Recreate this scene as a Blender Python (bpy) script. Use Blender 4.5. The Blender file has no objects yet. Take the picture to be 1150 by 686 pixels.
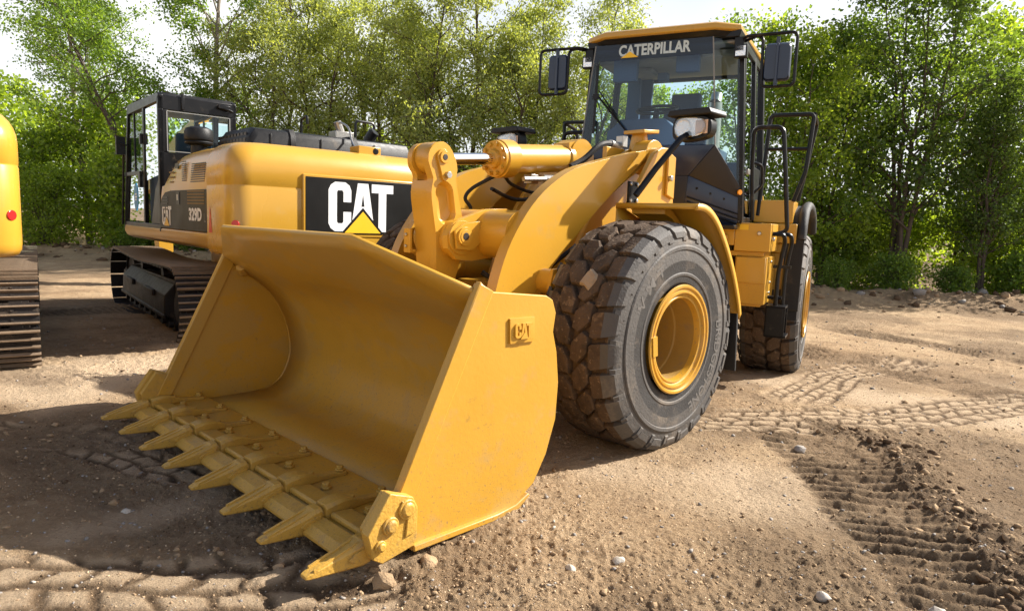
import bpy, bmesh, math, random
import numpy as np
from math import sin, cos, pi, radians, atan2, sqrt, hypot
from mathutils import Vector, Matrix

scene = bpy.context.scene
COL = scene.collection
random.seed(7)

# ------------------------------------------------------------------ camera
cam_d = bpy.data.cameras.new('camera')
cam = bpy.data.objects.new('camera', cam_d); COL.objects.link(cam)
PITCH, ROLL, FPX, CAM_H = 0.1230, 0.0375, 762.11, 1.4967
_f = Vector((0, cos(PITCH), -sin(PITCH))); _r = Vector((1, 0, 0)); _u = _r.cross(_f)
_R = cos(ROLL)*_r + sin(ROLL)*_u; _U = -sin(ROLL)*_r + cos(ROLL)*_u
cam.matrix_world = Matrix(((_R.x, _U.x, -_f.x, 0), (_R.y, _U.y, -_f.y, 0), (_R.z, _U.z, -_f.z, CAM_H), (0, 0, 0, 1)))
cam_d.sensor_fit = 'HORIZONTAL'; cam_d.sensor_width = 36.0
cam_d.lens = FPX/1150*36.0
cam_d.clip_start = 0.05; cam_d.clip_end = 3000
scene.camera = cam

# ------------------------------------------------------------------ light
SUN_AZ, SUN_EL = radians(17.0), radians(37.0)       # azimuth counter-clockwise from +X
sd = Vector((cos(SUN_EL)*cos(SUN_AZ), cos(SUN_EL)*sin(SUN_AZ), sin(SUN_EL)))
sun_d = bpy.data.lights.new('sun', 'SUN'); sun_d.energy = 5.0; sun_d.angle = radians(0.5)
sun_d.color = (1.0, 0.95, 0.87)
sun = bpy.data.objects.new('sun', sun_d); COL.objects.link(sun)
sun.rotation_mode = 'QUATERNION'; sun.rotation_quaternion = sd.to_track_quat('Z', 'Y')
sun.location = (20, 5, 18)

world = bpy.data.worlds.new('World'); scene.world = world; world.use_nodes = True
wn, wl = world.node_tree.nodes, world.node_tree.links
bg = wn['Background']
sky = wn.new('ShaderNodeTexSky'); sky.sky_type = 'NISHITA'; sky.sun_disc = False
sky.sun_elevation = SUN_EL; sky.sun_rotation = pi/2 - SUN_AZ
sky.air_density = 1.0; sky.dust_density = 3.0; sky.ozone_density = 1.0
wtc = wn.new('ShaderNodeTexCoord'); wno = wn.new('ShaderNodeTexNoise')
wno.inputs['Scale'].default_value = 3.0; wno.inputs['Detail'].default_value = 7
wra = wn.new('ShaderNodeValToRGB'); wra.color_ramp.elements[0].position = .30; wra.color_ramp.elements[1].position = .62
wra.color_ramp.elements[0].color = (.65, .65, .65, 1)
wmx = wn.new('ShaderNodeMixRGB'); wmx.inputs['Color2'].default_value = (7.0, 7.1, 7.2, 1)
wl.new(wtc.outputs['Generated'], wno.inputs['Vector']); wl.new(wno.outputs['Fac'], wra.inputs['Fac'])
wsp = wn.new('ShaderNodeSeparateXYZ'); wmr = wn.new('ShaderNodeMapRange'); wmu = wn.new('ShaderNodeMath'); wmu.operation = 'MULTIPLY'
wmr.inputs['From Min'].default_value = .24; wmr.inputs['From Max'].default_value = .58; wmr.inputs['To Min'].default_value = 1.0; wmr.inputs['To Max'].default_value = .0
wl.new(wtc.outputs['Generated'], wsp.inputs[0]); wl.new(wsp.outputs['Z'], wmr.inputs['Value'])
wl.new(wra.outputs['Color'], wmu.inputs[0]); wl.new(wmr.outputs['Result'], wmu.inputs[1]); wl.new(wmu.outputs[0], wmx.inputs['Fac']); wl.new(sky.outputs['Color'], wmx.inputs['Color1'])
wl.new(wmx.outputs['Color'], bg.inputs['Color']); bg.inputs['Strength'].default_value = 0.080

vs = scene.view_settings
vs.view_transform = 'Standard'; vs.look = 'None'; vs.gamma = 1; vs.use_curve_mapping = False
vs.exposure = 1.08
scene.render.resolution_x, scene.render.resolution_y = 1024, 610
scene.cycles.max_bounces = 8; scene.cycles.transparent_max_bounces = 16
scene.cycles.transmission_bounces = 6; scene.cycles.diffuse_bounces = 3

# ------------------------------------------------------------------ materials
def mat(name, col, rough=.5, metal=0.0, var=.12, scale=6.0, bump=0.0, bscale=60.0, spec=.5, coat=0.0,
        dirt=None, dirt_amt=0.0, dirt_scale=3.0, rvar=.12, speck=None, scratch=None):
    m = bpy.data.materials.new(name); m.use_nodes = True
    n, l = m.node_tree.nodes, m.node_tree.links
    b = n['Principled BSDF']
    tc = n.new('ShaderNodeTexCoord')
    no = n.new('ShaderNodeTexNoise'); no.inputs['Scale'].default_value = scale; no.inputs['Detail'].default_value = 6
    l.new(tc.outputs['Object'], no.inputs['Vector'])
    mx = n.new('ShaderNodeMixRGB')
    mx.inputs['Color1'].default_value = (*[c*(1-var) for c in col], 1)
    mx.inputs['Color2'].default_value = (*[min(1, c*(1+var)) for c in col], 1)
    l.new(no.outputs['Fac'], mx.inputs['Fac'])
    out = mx.outputs['Color']
    if dirt:
        n2 = n.new('ShaderNodeTexNoise'); n2.inputs['Scale'].default_value = dirt_scale; n2.inputs['Detail'].default_value = 9
        n2.inputs['Roughness'].default_value = .68
        l.new(tc.outputs['Object'], n2.inputs['Vector'])
        rp = n.new('ShaderNodeValToRGB'); rp.color_ramp.elements[0].position = .62-.3*dirt_amt; rp.color_ramp.elements[1].position = .86-.3*dirt_amt
        l.new(n2.outputs['Fac'], rp.inputs['Fac'])
        m2 = n.new('ShaderNodeMixRGB'); m2.inputs['Color2'].default_value = (*dirt, 1)
        l.new(rp.outputs['Color'], m2.inputs['Fac']); l.new(out, m2.inputs['Color1']); out = m2.outputs['Color']
    def blend(fac, colr):
        nonlocal out
        k = n.new('ShaderNodeMixRGB'); k.inputs['Color2'].default_value = (*colr, 1); l.new(fac, k.inputs['Fac']); l.new(out, k.inputs['Color1']); out = k.outputs['Color']
    def rampn(src, p0, p1):
        k = n.new('ShaderNodeValToRGB'); k.color_ramp.elements[0].position = p0; k.color_ramp.elements[1].position = p1; l.new(src, k.inputs['Fac']); return k.outputs['Color']
    def mul(a, b_):
        k = n.new('ShaderNodeMath'); k.operation = 'MULTIPLY'; l.new(a, k.inputs[0])
        if isinstance(b_, float): k.inputs[1].default_value = b_
        else: l.new(b_, k.inputs[1])
        return k.outputs[0]
    if scratch:                     # long scuffs where the paint is rubbed
        for (sx, sy, sz, p, col_, amt) in scratch:
            mp = n.new('ShaderNodeMapping'); mp.inputs['Scale'].default_value = (sx, sy, sz); l.new(tc.outputs['Object'], mp.inputs['Vector'])
            ns = n.new('ShaderNodeTexNoise'); ns.inputs['Scale'].default_value = 1.0; ns.inputs['Detail'].default_value = 8; ns.inputs['Roughness'].default_value = .7
            l.new(mp.outputs[0], ns.inputs['Vector']); blend(mul(rampn(ns.outputs['Fac'], p, p+.05), amt), col_)
    if speck:                       # splashed soil, thicker near the ground
        z0, z1, col_ = speck
        sx_ = n.new('ShaderNodeSeparateXYZ'); l.new(tc.outputs['Object'], sx_.inputs[0])
        zr = n.new('ShaderNodeMapRange'); zr.inputs['From Min'].default_value = z0; zr.inputs['From Max'].default_value = z1; zr.inputs['To Min'].default_value = 1; zr.inputs['To Max'].default_value = .0
        l.new(sx_.outputs['Z'], zr.inputs['Value'])
        for sc_, p in ((210, .60), (60, .62)):
            ns = n.new('ShaderNodeTexNoise'); ns.inputs['Scale'].default_value = sc_; ns.inputs['Detail'].default_value = 4; l.new(tc.outputs['Object'], ns.inputs['Vector'])
            blend(mul(mul(rampn(ns.outputs['Fac'], p, p+.05), zr.outputs['Result']), .75), col_)
    l.new(out, b.inputs['Base Color'])
    mr = n.new('ShaderNodeMapRange'); mr.inputs['To Min'].default_value = max(.03, rough-rvar); mr.inputs['To Max'].default_value = min(1, rough+rvar)
    l.new(no.outputs['Fac'], mr.inputs['Value']); l.new(mr.outputs['Result'], b.inputs['Roughness'])
    b.inputs['Metallic'].default_value = metal
    b.inputs['Specular IOR Level'].default_value = spec
    b.inputs['Coat Weight'].default_value = coat; b.inputs['Coat Roughness'].default_value = .12
    if bump:
        n3 = n.new('ShaderNodeTexNoise'); n3.inputs['Scale'].default_value = bscale; n3.inputs['Detail'].default_value = 6
        l.new(tc.outputs['Object'], n3.inputs['Vector'])
        bp = n.new('ShaderNodeBump'); bp.inputs['Strength'].default_value = bump; bp.inputs['Distance'].default_value = .01
        l.new(n3.outputs['Fac'], bp.inputs['Height']); l.new(bp.outputs['Normal'], b.inputs['Normal'])
    return m

def glass(name, tint, refl=.10):
    m = bpy.data.materials.new(name); m.use_nodes = True
    n, l = m.node_tree.nodes, m.node_tree.links
    for x in list(n):
        if x.type != 'OUTPUT_MATERIAL': n.remove(x)
    out = n['Material Output']
    t = n.new('ShaderNodeBsdfTransparent'); t.inputs['Color'].default_value = (*tint, 1)
    g = n.new('ShaderNodeBsdfGlossy'); g.inputs['Roughness'].default_value = .015; g.inputs['Color'].default_value = (.9, .95, 1, 1)
    fr = n.new('ShaderNodeFresnel'); fr.inputs['IOR'].default_value = 1.28
    ad = n.new('ShaderNodeMath'); ad.operation = 'ADD'; ad.use_clamp = True; ad.inputs[1].default_value = refl-.03
    mx = n.new('ShaderNodeMixShader')
    l.new(fr.outputs['Fac'], ad.inputs[0]); l.new(ad.outputs[0], mx.inputs['Fac'])
    l.new(t.outputs[0], mx.inputs[1]); l.new(g.outputs[0], mx.inputs[2]); l.new(mx.outputs[0], out.inputs['Surface'])
    return m

M = {}
SOIL = (.20, .13, .075)
YEL = (.53, .278, .025)
M['yellow'] = mat('yellow_paint', YEL, .34, var=.05, scale=2.5, coat=.18, bump=.05, bscale=35, dirt=(.42, .26, .08), dirt_amt=.14, dirt_scale=4, scratch=[(9, 9, 50, .68, (.36, .22, .06), .45)], speck=(.3, 1.5, (.26, .17, .08)))
M['bucket'] = mat('bucket_paint', (.515, .272, .028), .42, var=.09, scale=3, bump=.10, bscale=45, dirt=(.40, .25, .09), dirt_amt=.22, dirt_scale=5, coat=.05, speck=(0, .75, (.22, .14, .07)), scratch=[(3, 60, 4, .63, (.30, .17, .04), .7), (55, 3, 5, .67, (.34, .20, .05), .6), (6, 2, 9, .67, (.12, .09, .06), .6), (1.3, 1.1, 1.7, .50, (.44, .27, .075), .55)])
M['cast'] = mat('cast_paint', (.52, .298, .050), .42, var=.12, scale=14, bump=.35, bscale=70, dirt=(.32, .20, .08), dirt_amt=.28, dirt_scale=11, speck=(-.02, .3, (.20, .13, .07)), scratch=[(40, 6, 30, .66, (.20, .15, .10), .6)])
M['exc_yellow'] = mat('excavator_paint', (.53, .285, .030), .30, var=.05, scale=1.6, coat=.3, bump=.04, bscale=14, dirt=(.50, .33, .12), dirt_amt=.1, dirt_scale=2.2)
M['black'] = mat('black_paint', (.006, .006, .007), .34, spec=.3, var=.25, scale=8, dirt=(.09, .07, .05), dirt_amt=.1, dirt_scale=9)
M['navy'] = mat('cab_paint', (.009, .018, .046), .32, var=.2, scale=5, coat=.2, dirt=(.07, .06, .05), dirt_amt=.05)
M['brownblack'] = mat('dull_black_panel', (.018, .012, .009), .5, var=.2, scale=20, bump=.15, bscale=200)
M['plastic'] = mat('black_plastic', (.012, .012, .013), .45, spec=.28, var=.25, scale=18, bump=.2, bscale=150, dirt=(.12, .09, .06), dirt_amt=.12)
M['darkrubber'] = mat('dark_sidewall', (.024, .022, .021), .6, var=.25, scale=6, bump=.3, bscale=70, dirt=(.16, .125, .095), dirt_amt=.28, dirt_scale=4)
M['rubber'] = mat('tyre_rubber', (.075, .067, .060), .72, var=.22, scale=5, bump=.35, bscale=60, dirt=(.22, .175, .13), dirt_amt=.36, dirt_scale=3.2)
M['mud'] = mat('muddy_rubber', (.085, .056, .036), .9, var=.45, scale=7, bump=1.0, bscale=48, dirt=(.042, .030, .022), dirt_amt=.40, dirt_scale=8, spec=.25, scratch=[(12, 12, 12, .57, (.17, .115, .070), .75), (38, 38, 38, .60, (.24, .17, .11), .7)])
M['mudlight'] = mat('dried_mud', (.34, .25, .165), .95, var=.25, scale=15, bump=.9, bscale=40, spec=.1)
M['flap'] = mat('rubber_flap', (.012, .011, .0105), .7, var=.3, scale=10, bump=.25, bscale=90, dirt=(.13, .09, .055), dirt_amt=.18)
M['rimdustshade'] = mat('dusty_shaded_rim_paint', (.33, .19, .035), .65, var=.15, scale=6, bump=.2, bscale=50, dirt=(.22, .15, .08), dirt_amt=.3, dirt_scale=8)  # dusty paint, also darkened to stand in for shade inside the rim
M['chrome'] = mat('chrome_rod', (.8, .8, .8), .08, metal=1.0, var=.02, rvar=.04)
M['steel'] = mat('steel_bolt', (.45, .43, .40), .35, metal=.9, var=.2, scale=40)
M['track'] = mat('track_steel', (.016, .012, .010), .55, metal=.05, spec=.3, var=.45, scale=9, bump=.4, bscale=60, dirt=(.12, .085, .055), dirt_amt=.2, dirt_scale=6)
M['grouser'] = mat('worn_grouser_steel', (.25, .18, .12), .45, metal=.35, var=.4, scale=14, bump=.3, bscale=80)
M['paledecal'] = mat('pale_blue_decal', (.50, .58, .60), .5, var=.03)
M['white'] = mat('white_decal', (.82, .82, .82), .5, var=.03)
M['decal_yellow'] = mat('yellow_decal', (.85, .50, .01), .45, var=.03)
M['decal_dark'] = mat('dark_decal', (.03, .03, .035), .4, var=.1)
M['panel'] = mat('black_decal_panel', (.006, .0055, .005), .42, spec=.28, var=.25, scale=3, bump=.12, bscale=80)
M['red'] = mat('red_reflector', (.62, .02, .02), .2, var=.08, coat=.5)
M['redstripe'] = mat('red_stripe', (.60, .06, .03), .4, var=.1)
M['blue'] = mat('blue_sticker', (.03, .27, .52), .4, var=.05)
M['orange'] = mat('amber_lens', (.9, .33, .01), .2, var=.05)
M['seat'] = mat('seat_cloth', (.035, .055, .095), .8, var=.2, scale=30)
M['interior'] = mat('cab_interior', (.045, .085, .160), .6, var=.15, scale=10)
M['grey'] = mat('grey_liner', (.22, .22, .21), .7, var=.1)
M['winglass'] = glass('windscreen_glass', (.72, .86, .97), .055)
M['band'] = glass('tinted_band', (.10, .16, .30), .05)
M['glass'] = glass('side_glass', (.78, .90, .88), .05)
M['lens'] = glass('lamp_lens', (.9, .9, .9), .15)
M['silver'] = mat('lamp_reflector', (.85, .84, .82), .12, metal=1.0, var=.05, scale=60, bump=.5, bscale=90)
M['mirror'] = mat('mirror_glass', (.8, .85, .9), .03, metal=1.0, var=.02, rvar=.01)
M['stone'] = mat('pale_stone', (.42, .37, .31), .85, var=.35, scale=14, bump=.5, bscale=50)

# ------------------------------------------------------------------ mesh builder
class MB:
    def __init__(s): s.v = []; s.f = []; s.m = []
    def add(s, vs, fs, mi=0):
        o = len(s.v); s.v += [tuple(p) for p in vs]
        s.f += [tuple(i+o for i in f) for f in fs]; s.m += [mi]*len(fs); return s
    def box(s, c, d, mi=0, rot=None):
        x, y, z = d[0]/2, d[1]/2, d[2]/2
        p = [Vector((i*x, j*y, k*z)) for i in (-1, 1) for j in (-1, 1) for k in (-1, 1)]
        if rot is not None: p = [rot @ q for q in p]
        c = Vector(c)
        return s.add([q+c for q in p], [(0, 1, 3, 2), (4, 6, 7, 5), (0, 4, 5, 1), (2, 3, 7, 6), (0, 2, 6, 4), (1, 5, 7, 3)], mi)
    def bb(s, a, b, mi=0):
        return s.box([(i+j)/2 for i, j in zip(a, b)], [abs(j-i) for i, j in zip(a, b)], mi)
    def prism(s, pts, ax, v0, v1, mi=0):
        def mk(p, v):
            q = list(p); q.insert(ax, v); return q
        n = len(pts)
        area = sum(pts[i][0]*pts[(i+1) % n][1]-pts[(i+1) % n][0]*pts[i][1] for i in range(n))
        if area < 0: pts = pts[::-1]
        if v0 > v1: v0, v1 = v1, v0
        vs_ = [mk(p, v0) for p in pts]+[mk(p, v1) for p in pts]
        fs = [tuple(range(n))[::-1], tuple(range(n, 2*n))]+[(i, (i+1) % n, n+(i+1) % n, n+i) for i in range(n)]
        if ax == 1: fs = [f[::-1] for f in fs]
        return s.add(vs_, fs, mi)
    def tube(s, path, r, seg=10, mi=0, cap=True, closed=False):
        P = [Vector(p) for p in path]; n = len(P)
        R = [float(q) for q in r] if isinstance(r, (list, tuple)) else [float(r)]*n
        T = []
        for i in range(n):
            a = P[(i-1) % n] if (closed or i > 0) else P[i]; b = P[(i+1) % n] if (closed or i < n-1) else P[i]
            T.append((b-a).normalized())
        up = Vector((0, 0, 1)) if abs(T[0].z) < .9 else Vector((1, 0, 0))
        nn = T[0].cross(up).normalized(); vs_ = []
        for i in range(n):
            nn = (nn - T[i]*nn.dot(T[i])).normalized(); bb = T[i].cross(nn)
            for k in range(seg):
                a = 2*pi*k/seg; vs_.append(P[i]+R[i]*(cos(a)*nn+sin(a)*bb))
        fs = []
        for i in range(n if closed else n-1):
            j = (i+1) % n
            for k in range(seg):
                k2 = (k+1) % seg; fs.append((i*seg+k, i*seg+k2, j*seg+k2, j*seg+k))
        if cap and not closed: fs += [tuple(range(seg))[::-1], tuple(range((n-1)*seg, n*seg))]
        return s.add(vs_, fs, mi)
    def cyl(s, p0, p1, r, seg=20, mi=0, r1=None):
        return s.tube([p0, p1], [r, r if r1 is None else r1], seg, mi)
    def lathe(s, prof, c=(0, 0, 0), ax=1, seg=48, mi=0, closed=False):
        """prof: (radius, axial)"""
        vs_ = []; n = len(prof)
        for k in range(seg):
            a = 2*pi*k/seg
            for r, h in prof:
                if ax == 1: p = (r*cos(a), h, r*sin(a))
                elif ax == 2: p = (r*cos(a), r*sin(a), h)
                else: p = (h, r*cos(a), r*sin(a))
                vs_.append((p[0]+c[0], p[1]+c[1], p[2]+c[2]))
        fs = []
        for k in range(seg):
            k2 = (k+1) % seg
            for i in range(n if closed else n-1):
                j = (i+1) % n; fs.append((k*n+i, k*n+j, k2*n+j, k2*n+i))
        return s.add(vs_, fs, mi)
    def loft(s, rings, mi=0, cap=True, closed=True):
        n = len(rings[0]); vs_ = [p for r in rings for p in r]; fs = []
        for i in range(len(rings)-1):
            for k in range(n if closed else n-1):
                k2 = (k+1) % n; fs.append((i*n+k, i*n+k2, (i+1)*n+k2, (i+1)*n+k))
        if cap: fs += [tuple(range(n))[::-1], tuple(range((len(rings)-1)*n, len(rings)*n))]
        return s.add(vs_, fs, mi)
    def bolt(s, c, ax, d, r=.018, h=.014, mi=0):
        v = [0, 0, 0]; v[ax] = d*h
        return s.tube([c, [c[i]+v[i] for i in range(3)]], r, 6, mi)
    def build(s, name, mats, parent=None, bevel=0.0, smooth=35, loc=None, rotz=0.0, solid=0.0, bseg=2, link=True):
        me = bpy.data.meshes.new(name); me.from_pydata(s.v, [], s.f)
        if not isinstance(mats, (list, tuple)): mats = [mats]
        for m_ in mats: me.materials.append(m_)
        me.polygons.foreach_set('material_index', s.m)
        bm = bmesh.new(); bm.from_mesh(me); bmesh.ops.recalc_face_normals(bm, faces=bm.faces); bm.to_mesh(me); bm.free()
        if smooth:
            me.shade_smooth(); me.set_sharp_from_angle(angle=radians(smooth))
        o = bpy.data.objects.new(name, me); COL.objects.link(o)
        if solid:
            md = o.modifiers.new('thickness', 'SOLIDIFY'); md.thickness = solid; md.offset = 0
        if bevel:
            md = o.modifiers.new('edge', 'BEVEL'); md.width = bevel; md.segments = bseg; md.limit_method = 'ANGLE'; md.angle_limit = radians(38)
            md.harden_normals = False
        if parent: o.parent = parent
        if loc is not None: o.location = loc
        if rotz: o.rotation_euler[2] = rotz
        return o

def arc(c, r, a0, a1, n):
    return [(c[0]+r*cos(radians(a0+(a1-a0)*i/(n-1))), c[1]+r*sin(radians(a0+(a1-a0)*i/(n-1)))) for i in range(n)]
def smooth_path(P, n=6):
    """Catmull-Rom through points of any dimension"""
    P = [np.array(p, float) for p in P]; out = []
    for i in range(len(P)-1):
        a = P[max(i-1, 0)]; b = P[i]; c = P[i+1]; d = P[min(i+2, len(P)-1)]
        for k in range(n):
            t = k/n; out.append(tuple(.5*((2*b)+(-a+c)*t+(2*a-5*b+4*c-d)*t*t+(-a+3*b-3*c+d)*t**3)))
    out.append(tuple(P[-1])); return out
def round_path(P, r, n=5):
    """polyline with rounded corners"""
    P = [Vector(p) for p in P]; out = [P[0]]
    for i in range(1, len(P)-1):
        a = (P[i-1]-P[i]); b = (P[i+1]-P[i]); ra = min(r, a.length*.45, b.length*.45)
        p0 = P[i]+a.normalized()*ra; p1 = P[i]+b.normalized()*ra
        for k in range(n+1):
            t = k/n; out.append((1-t)**2*p0+2*t*(1-t)*P[i]+t*t*p1)
    out.append(P[-1]); return out
def empty(name, loc, rotz=0):
    o = bpy.data.objects.new(name, None); COL.objects.link(o); o.location = loc; o.rotation_euler[2] = rotz
    o.empty_display_size = .3; return o
def tag(o, label=None, cat=None, group=None, kind=None):
    if label: o['label'] = label
    if cat: o['category'] = cat
    if group: o['group'] = group
    if kind: o['kind'] = kind
    return o
def kids(o, _idx={}):
    return [c for c in bpy.data.objects if c.parent is o]
def copy_tree(o, parent=None):
    c = o.copy(); COL.objects.link(c)
    if parent: c.parent = parent
    for ch in kids(o): copy_tree(ch, c)
    return c
_tc = {}
def text_polys(s, bold=.02, ext=.0):
    """2-D text mesh (verts, faces), cap height 1, left edge at 0"""
    if (s, bold) in _tc: return _tc[(s, bold)]
    cu = bpy.data.curves.new('lettering', 'FONT'); cu.body = s; cu.size = 1; cu.offset = bold; cu.resolution_u = 3; cu.fill_mode = 'FRONT'
    o = bpy.data.objects.new('lettering', cu); COL.objects.link(o)
    dg = bpy.context.evaluated_depsgraph_get(); me = bpy.data.meshes.new_from_object(o.evaluated_get(dg))
    v = [tuple(p.co[:2]) for p in me.vertices]; f = [tuple(p.vertices) for p in me.polygons]
    bpy.data.objects.remove(o); bpy.data.curves.remove(cu); bpy.data.meshes.remove(me)
    x0 = min(p[0] for p in v); y0 = min(p[1] for p in v); h = max(p[1] for p in v)-y0
    v = [((p[0]-x0)/h, (p[1]-y0)/h) for p in v]
    _tc[(s, bold)] = (v, f); return v, f
def put_text(mb, s, o, right, up, w, h, mi=0, bold=.02):
    v, f = text_polys(s, bold); W = max(p[0] for p in v)
    o, right, up = Vector(o), Vector(right), Vector(up)
    mb.add([o+right*(p[0]/W*w)+up*(p[1]*h) for p in v], f, mi)
LC = [(.60, .60), (.60, .84), (.55, .94), (.44, 1.0), (.17, 1.0), (.06, .94), (0, .84), (0, .16), (.06, .06), (.17, 0), (.44, 0), (.55, .06), (.60, .16), (.60, .40),
      (.39, .40), (.39, .20), (.36, .165), (.25, .165), (.22, .20), (.22, .80), (.25, .835), (.36, .835), (.39, .80), (.39, .60)]
LA = [(0, .0), (.19, 1), (.48, 1), (.67, 0), (.46, 0), (.43, .2), (.37, .38), (.40, .38), (.335, .78), (.27, .38), (.37, .38), (.43, .2), (.24, .2), (.21, 0)]
LA = [(0, 0), (.19, 1), (.48, 1), (.67, 0), (.46, 0), (.40, .38), (.335, .78), (.27, .38), (.21, 0)]
LT = [(0, 1), (.62, 1), (.62, .82), (.42, .82), (.42, 0), (.20, 0), (.20, .82), (0, .82)]
def put_logo(mb, o, right, up, w, h, mi_w, mi_tri, mi_bg, off):
    """three block letters with a triangle in front of the middle one; off = outward unit vector"""
    o, right, up, off = Vector(o), Vector(right), Vector(up), Vector(off)
    tot = .60+.62+.62+.02
    sx = w/tot; x = 0
    for L, dx in ((LC, 0), (LA, .585), (LT, 1.16)):
        mb.add([o+right*((p[0]+dx)*sx)+up*(p[1]*h) for p in L], [tuple(range(len(L)))], mi_w)
    A = [o+right*(.60*sx)+up*(.38*h)+off*.0012, o+right*(1.25*sx)+up*(.38*h)+off*.0012]
    # cross bar of the middle letter
    mb.add([o+right*((.585+p[0])*sx)+up*(p[1]*h)+off*.001 for p in ((.26, .32), (.41, .32), (.385, .52), (.285, .52))], [(0, 1, 2, 3)], mi_w)
    for (hw, top, bot, k, mi) in ((.60, .50, -.05, .002, mi_bg), (.50, .42, -.03, .004, mi_tri)):
        c = (.585+.335)
        mb.add([o+right*((c-hw)*sx)+up*(bot*h)+off*k, o+right*((c+hw)*sx)+up*(bot*h)+off*k, o+right*(c*sx)+up*(top*h)+off*k], [(0, 1, 2)], mi)
# ------------------------------------------------------------------ ground
def _hash(ix, iy, seed):
    h = (ix.astype(np.int64)*374761393 + iy.astype(np.int64)*668265263 + seed*1442695041) & 0xffffffff
    h = ((h ^ (h >> 13))*1274126177) & 0xffffffff
    h = (h ^ (h >> 16)) & 0xffffffff
    return h/4294967295.0
def vnoise(x, y, seed=0):
    ix = np.floor(x); iy = np.floor(y); fx = x-ix; fy = y-iy
    fx = fx*fx*(3-2*fx); fy = fy*fy*(3-2*fy)
    a = _hash(ix, iy, seed); b = _hash(ix+1, iy, seed); c = _hash(ix, iy+1, seed); d = _hash(ix+1, iy+1, seed)
    return (a+(b-a)*fx)*(1-fy)+(c+(d-c)*fx)*fy
def fbm(x, y, f, o=4, seed=0, ridge=False):
    t = 0; amp = 1; tot = 0
    for i in range(o):
        n = vnoise(x*f+17.3*i, y*f-9.1*i, seed+i)
        if ridge: n = 1-abs(2*n-1)
        t = t+amp*n; tot += amp; amp *= .5; f *= 2.03
    return t/tot
def sst(a, b, x):
    t = np.clip((x-a)/(b-a), 0, 1); return t*t*(3-2*t)
def seg(x, y, P):
    """distance to a polyline, arc position along it, signed side"""
    best = np.full(x.shape, 1e9); S = np.zeros(x.shape); T = np.zeros(x.shape); acc = 0
    for (a, b) in zip(P[:-1], P[1:]):
        dx, dy = b[0]-a[0], b[1]-a[1]; L = hypot(dx, dy)
        t = np.clip(((x-a[0])*dx+(y-a[1])*dy)/L**2, 0, 1)
        px, py = a[0]+t*dx-x, a[1]+t*dy-y; d = np.hypot(px, py)
        k = d < best; best = np.where(k, d, best); S = np.where(k, acc+t*L, S)
        T = np.where(k, ((x-a[0])*dy-(y-a[1])*dx)/L, T); acc += L
    return best, S, T
def prints(S, T, pitch, cell):
    """pressed tyre pattern: slanted pads between narrow cracks. returns pad height 0..1"""
    row = np.floor(T/cell); v = T/cell-row
    u = S/pitch+.5*(row % 2)+.35*(v-.5)*np.where(row % 2 == 0, 1, -1)
    u = u+.12*np.sin(row*7.1); fu = u-np.floor(u)
    e = np.minimum(np.minimum(fu, 1-fu)*pitch, np.minimum(v, 1-v)*cell*.9)
    return sst(.0, .05 if cell > .15 else .032, e)
RIDGE = [(2.55, 5.15), (2.75, 4.6), (2.50, 3.9), (2.42, 3.3), (2.28, 2.5)]
TRACKS = [  # tyre prints: path, half width
    ([(.3, 5.55), (1.4, 5.15), (2.3, 5.25), (3.3, 5.55), (5.2, 6.4)], .30),
    ([(-2.3, 2.35), (-1.5, 2.45), (-.75, 2.62)], .36),
    ([(-3.9, 4.2), (-2.8, 4.35), (-1.9, 3.9)], .26),
    ([(2.6, 6.0), (3.6, 7.3), (5.0, 8.4)], .30)]
CLEATS = [  # crawler marks: path, half width
    ([(2.12, 4.9), (2.12, 4.0), (1.98, 3.0), (1.85, 2.0)], .31),
    ([(3.9, 9.6), (4.5, 8.2), (4.9, 6.6), (5.2, 5.0)], .46),
    ([(5.6, 11.4), (6.6, 9.4), (7.6, 7.2)], .42),
    ([(-4.6, 12.2), (-6.4, 9.8), (-7.6, 7.4)], .5)]
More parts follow.
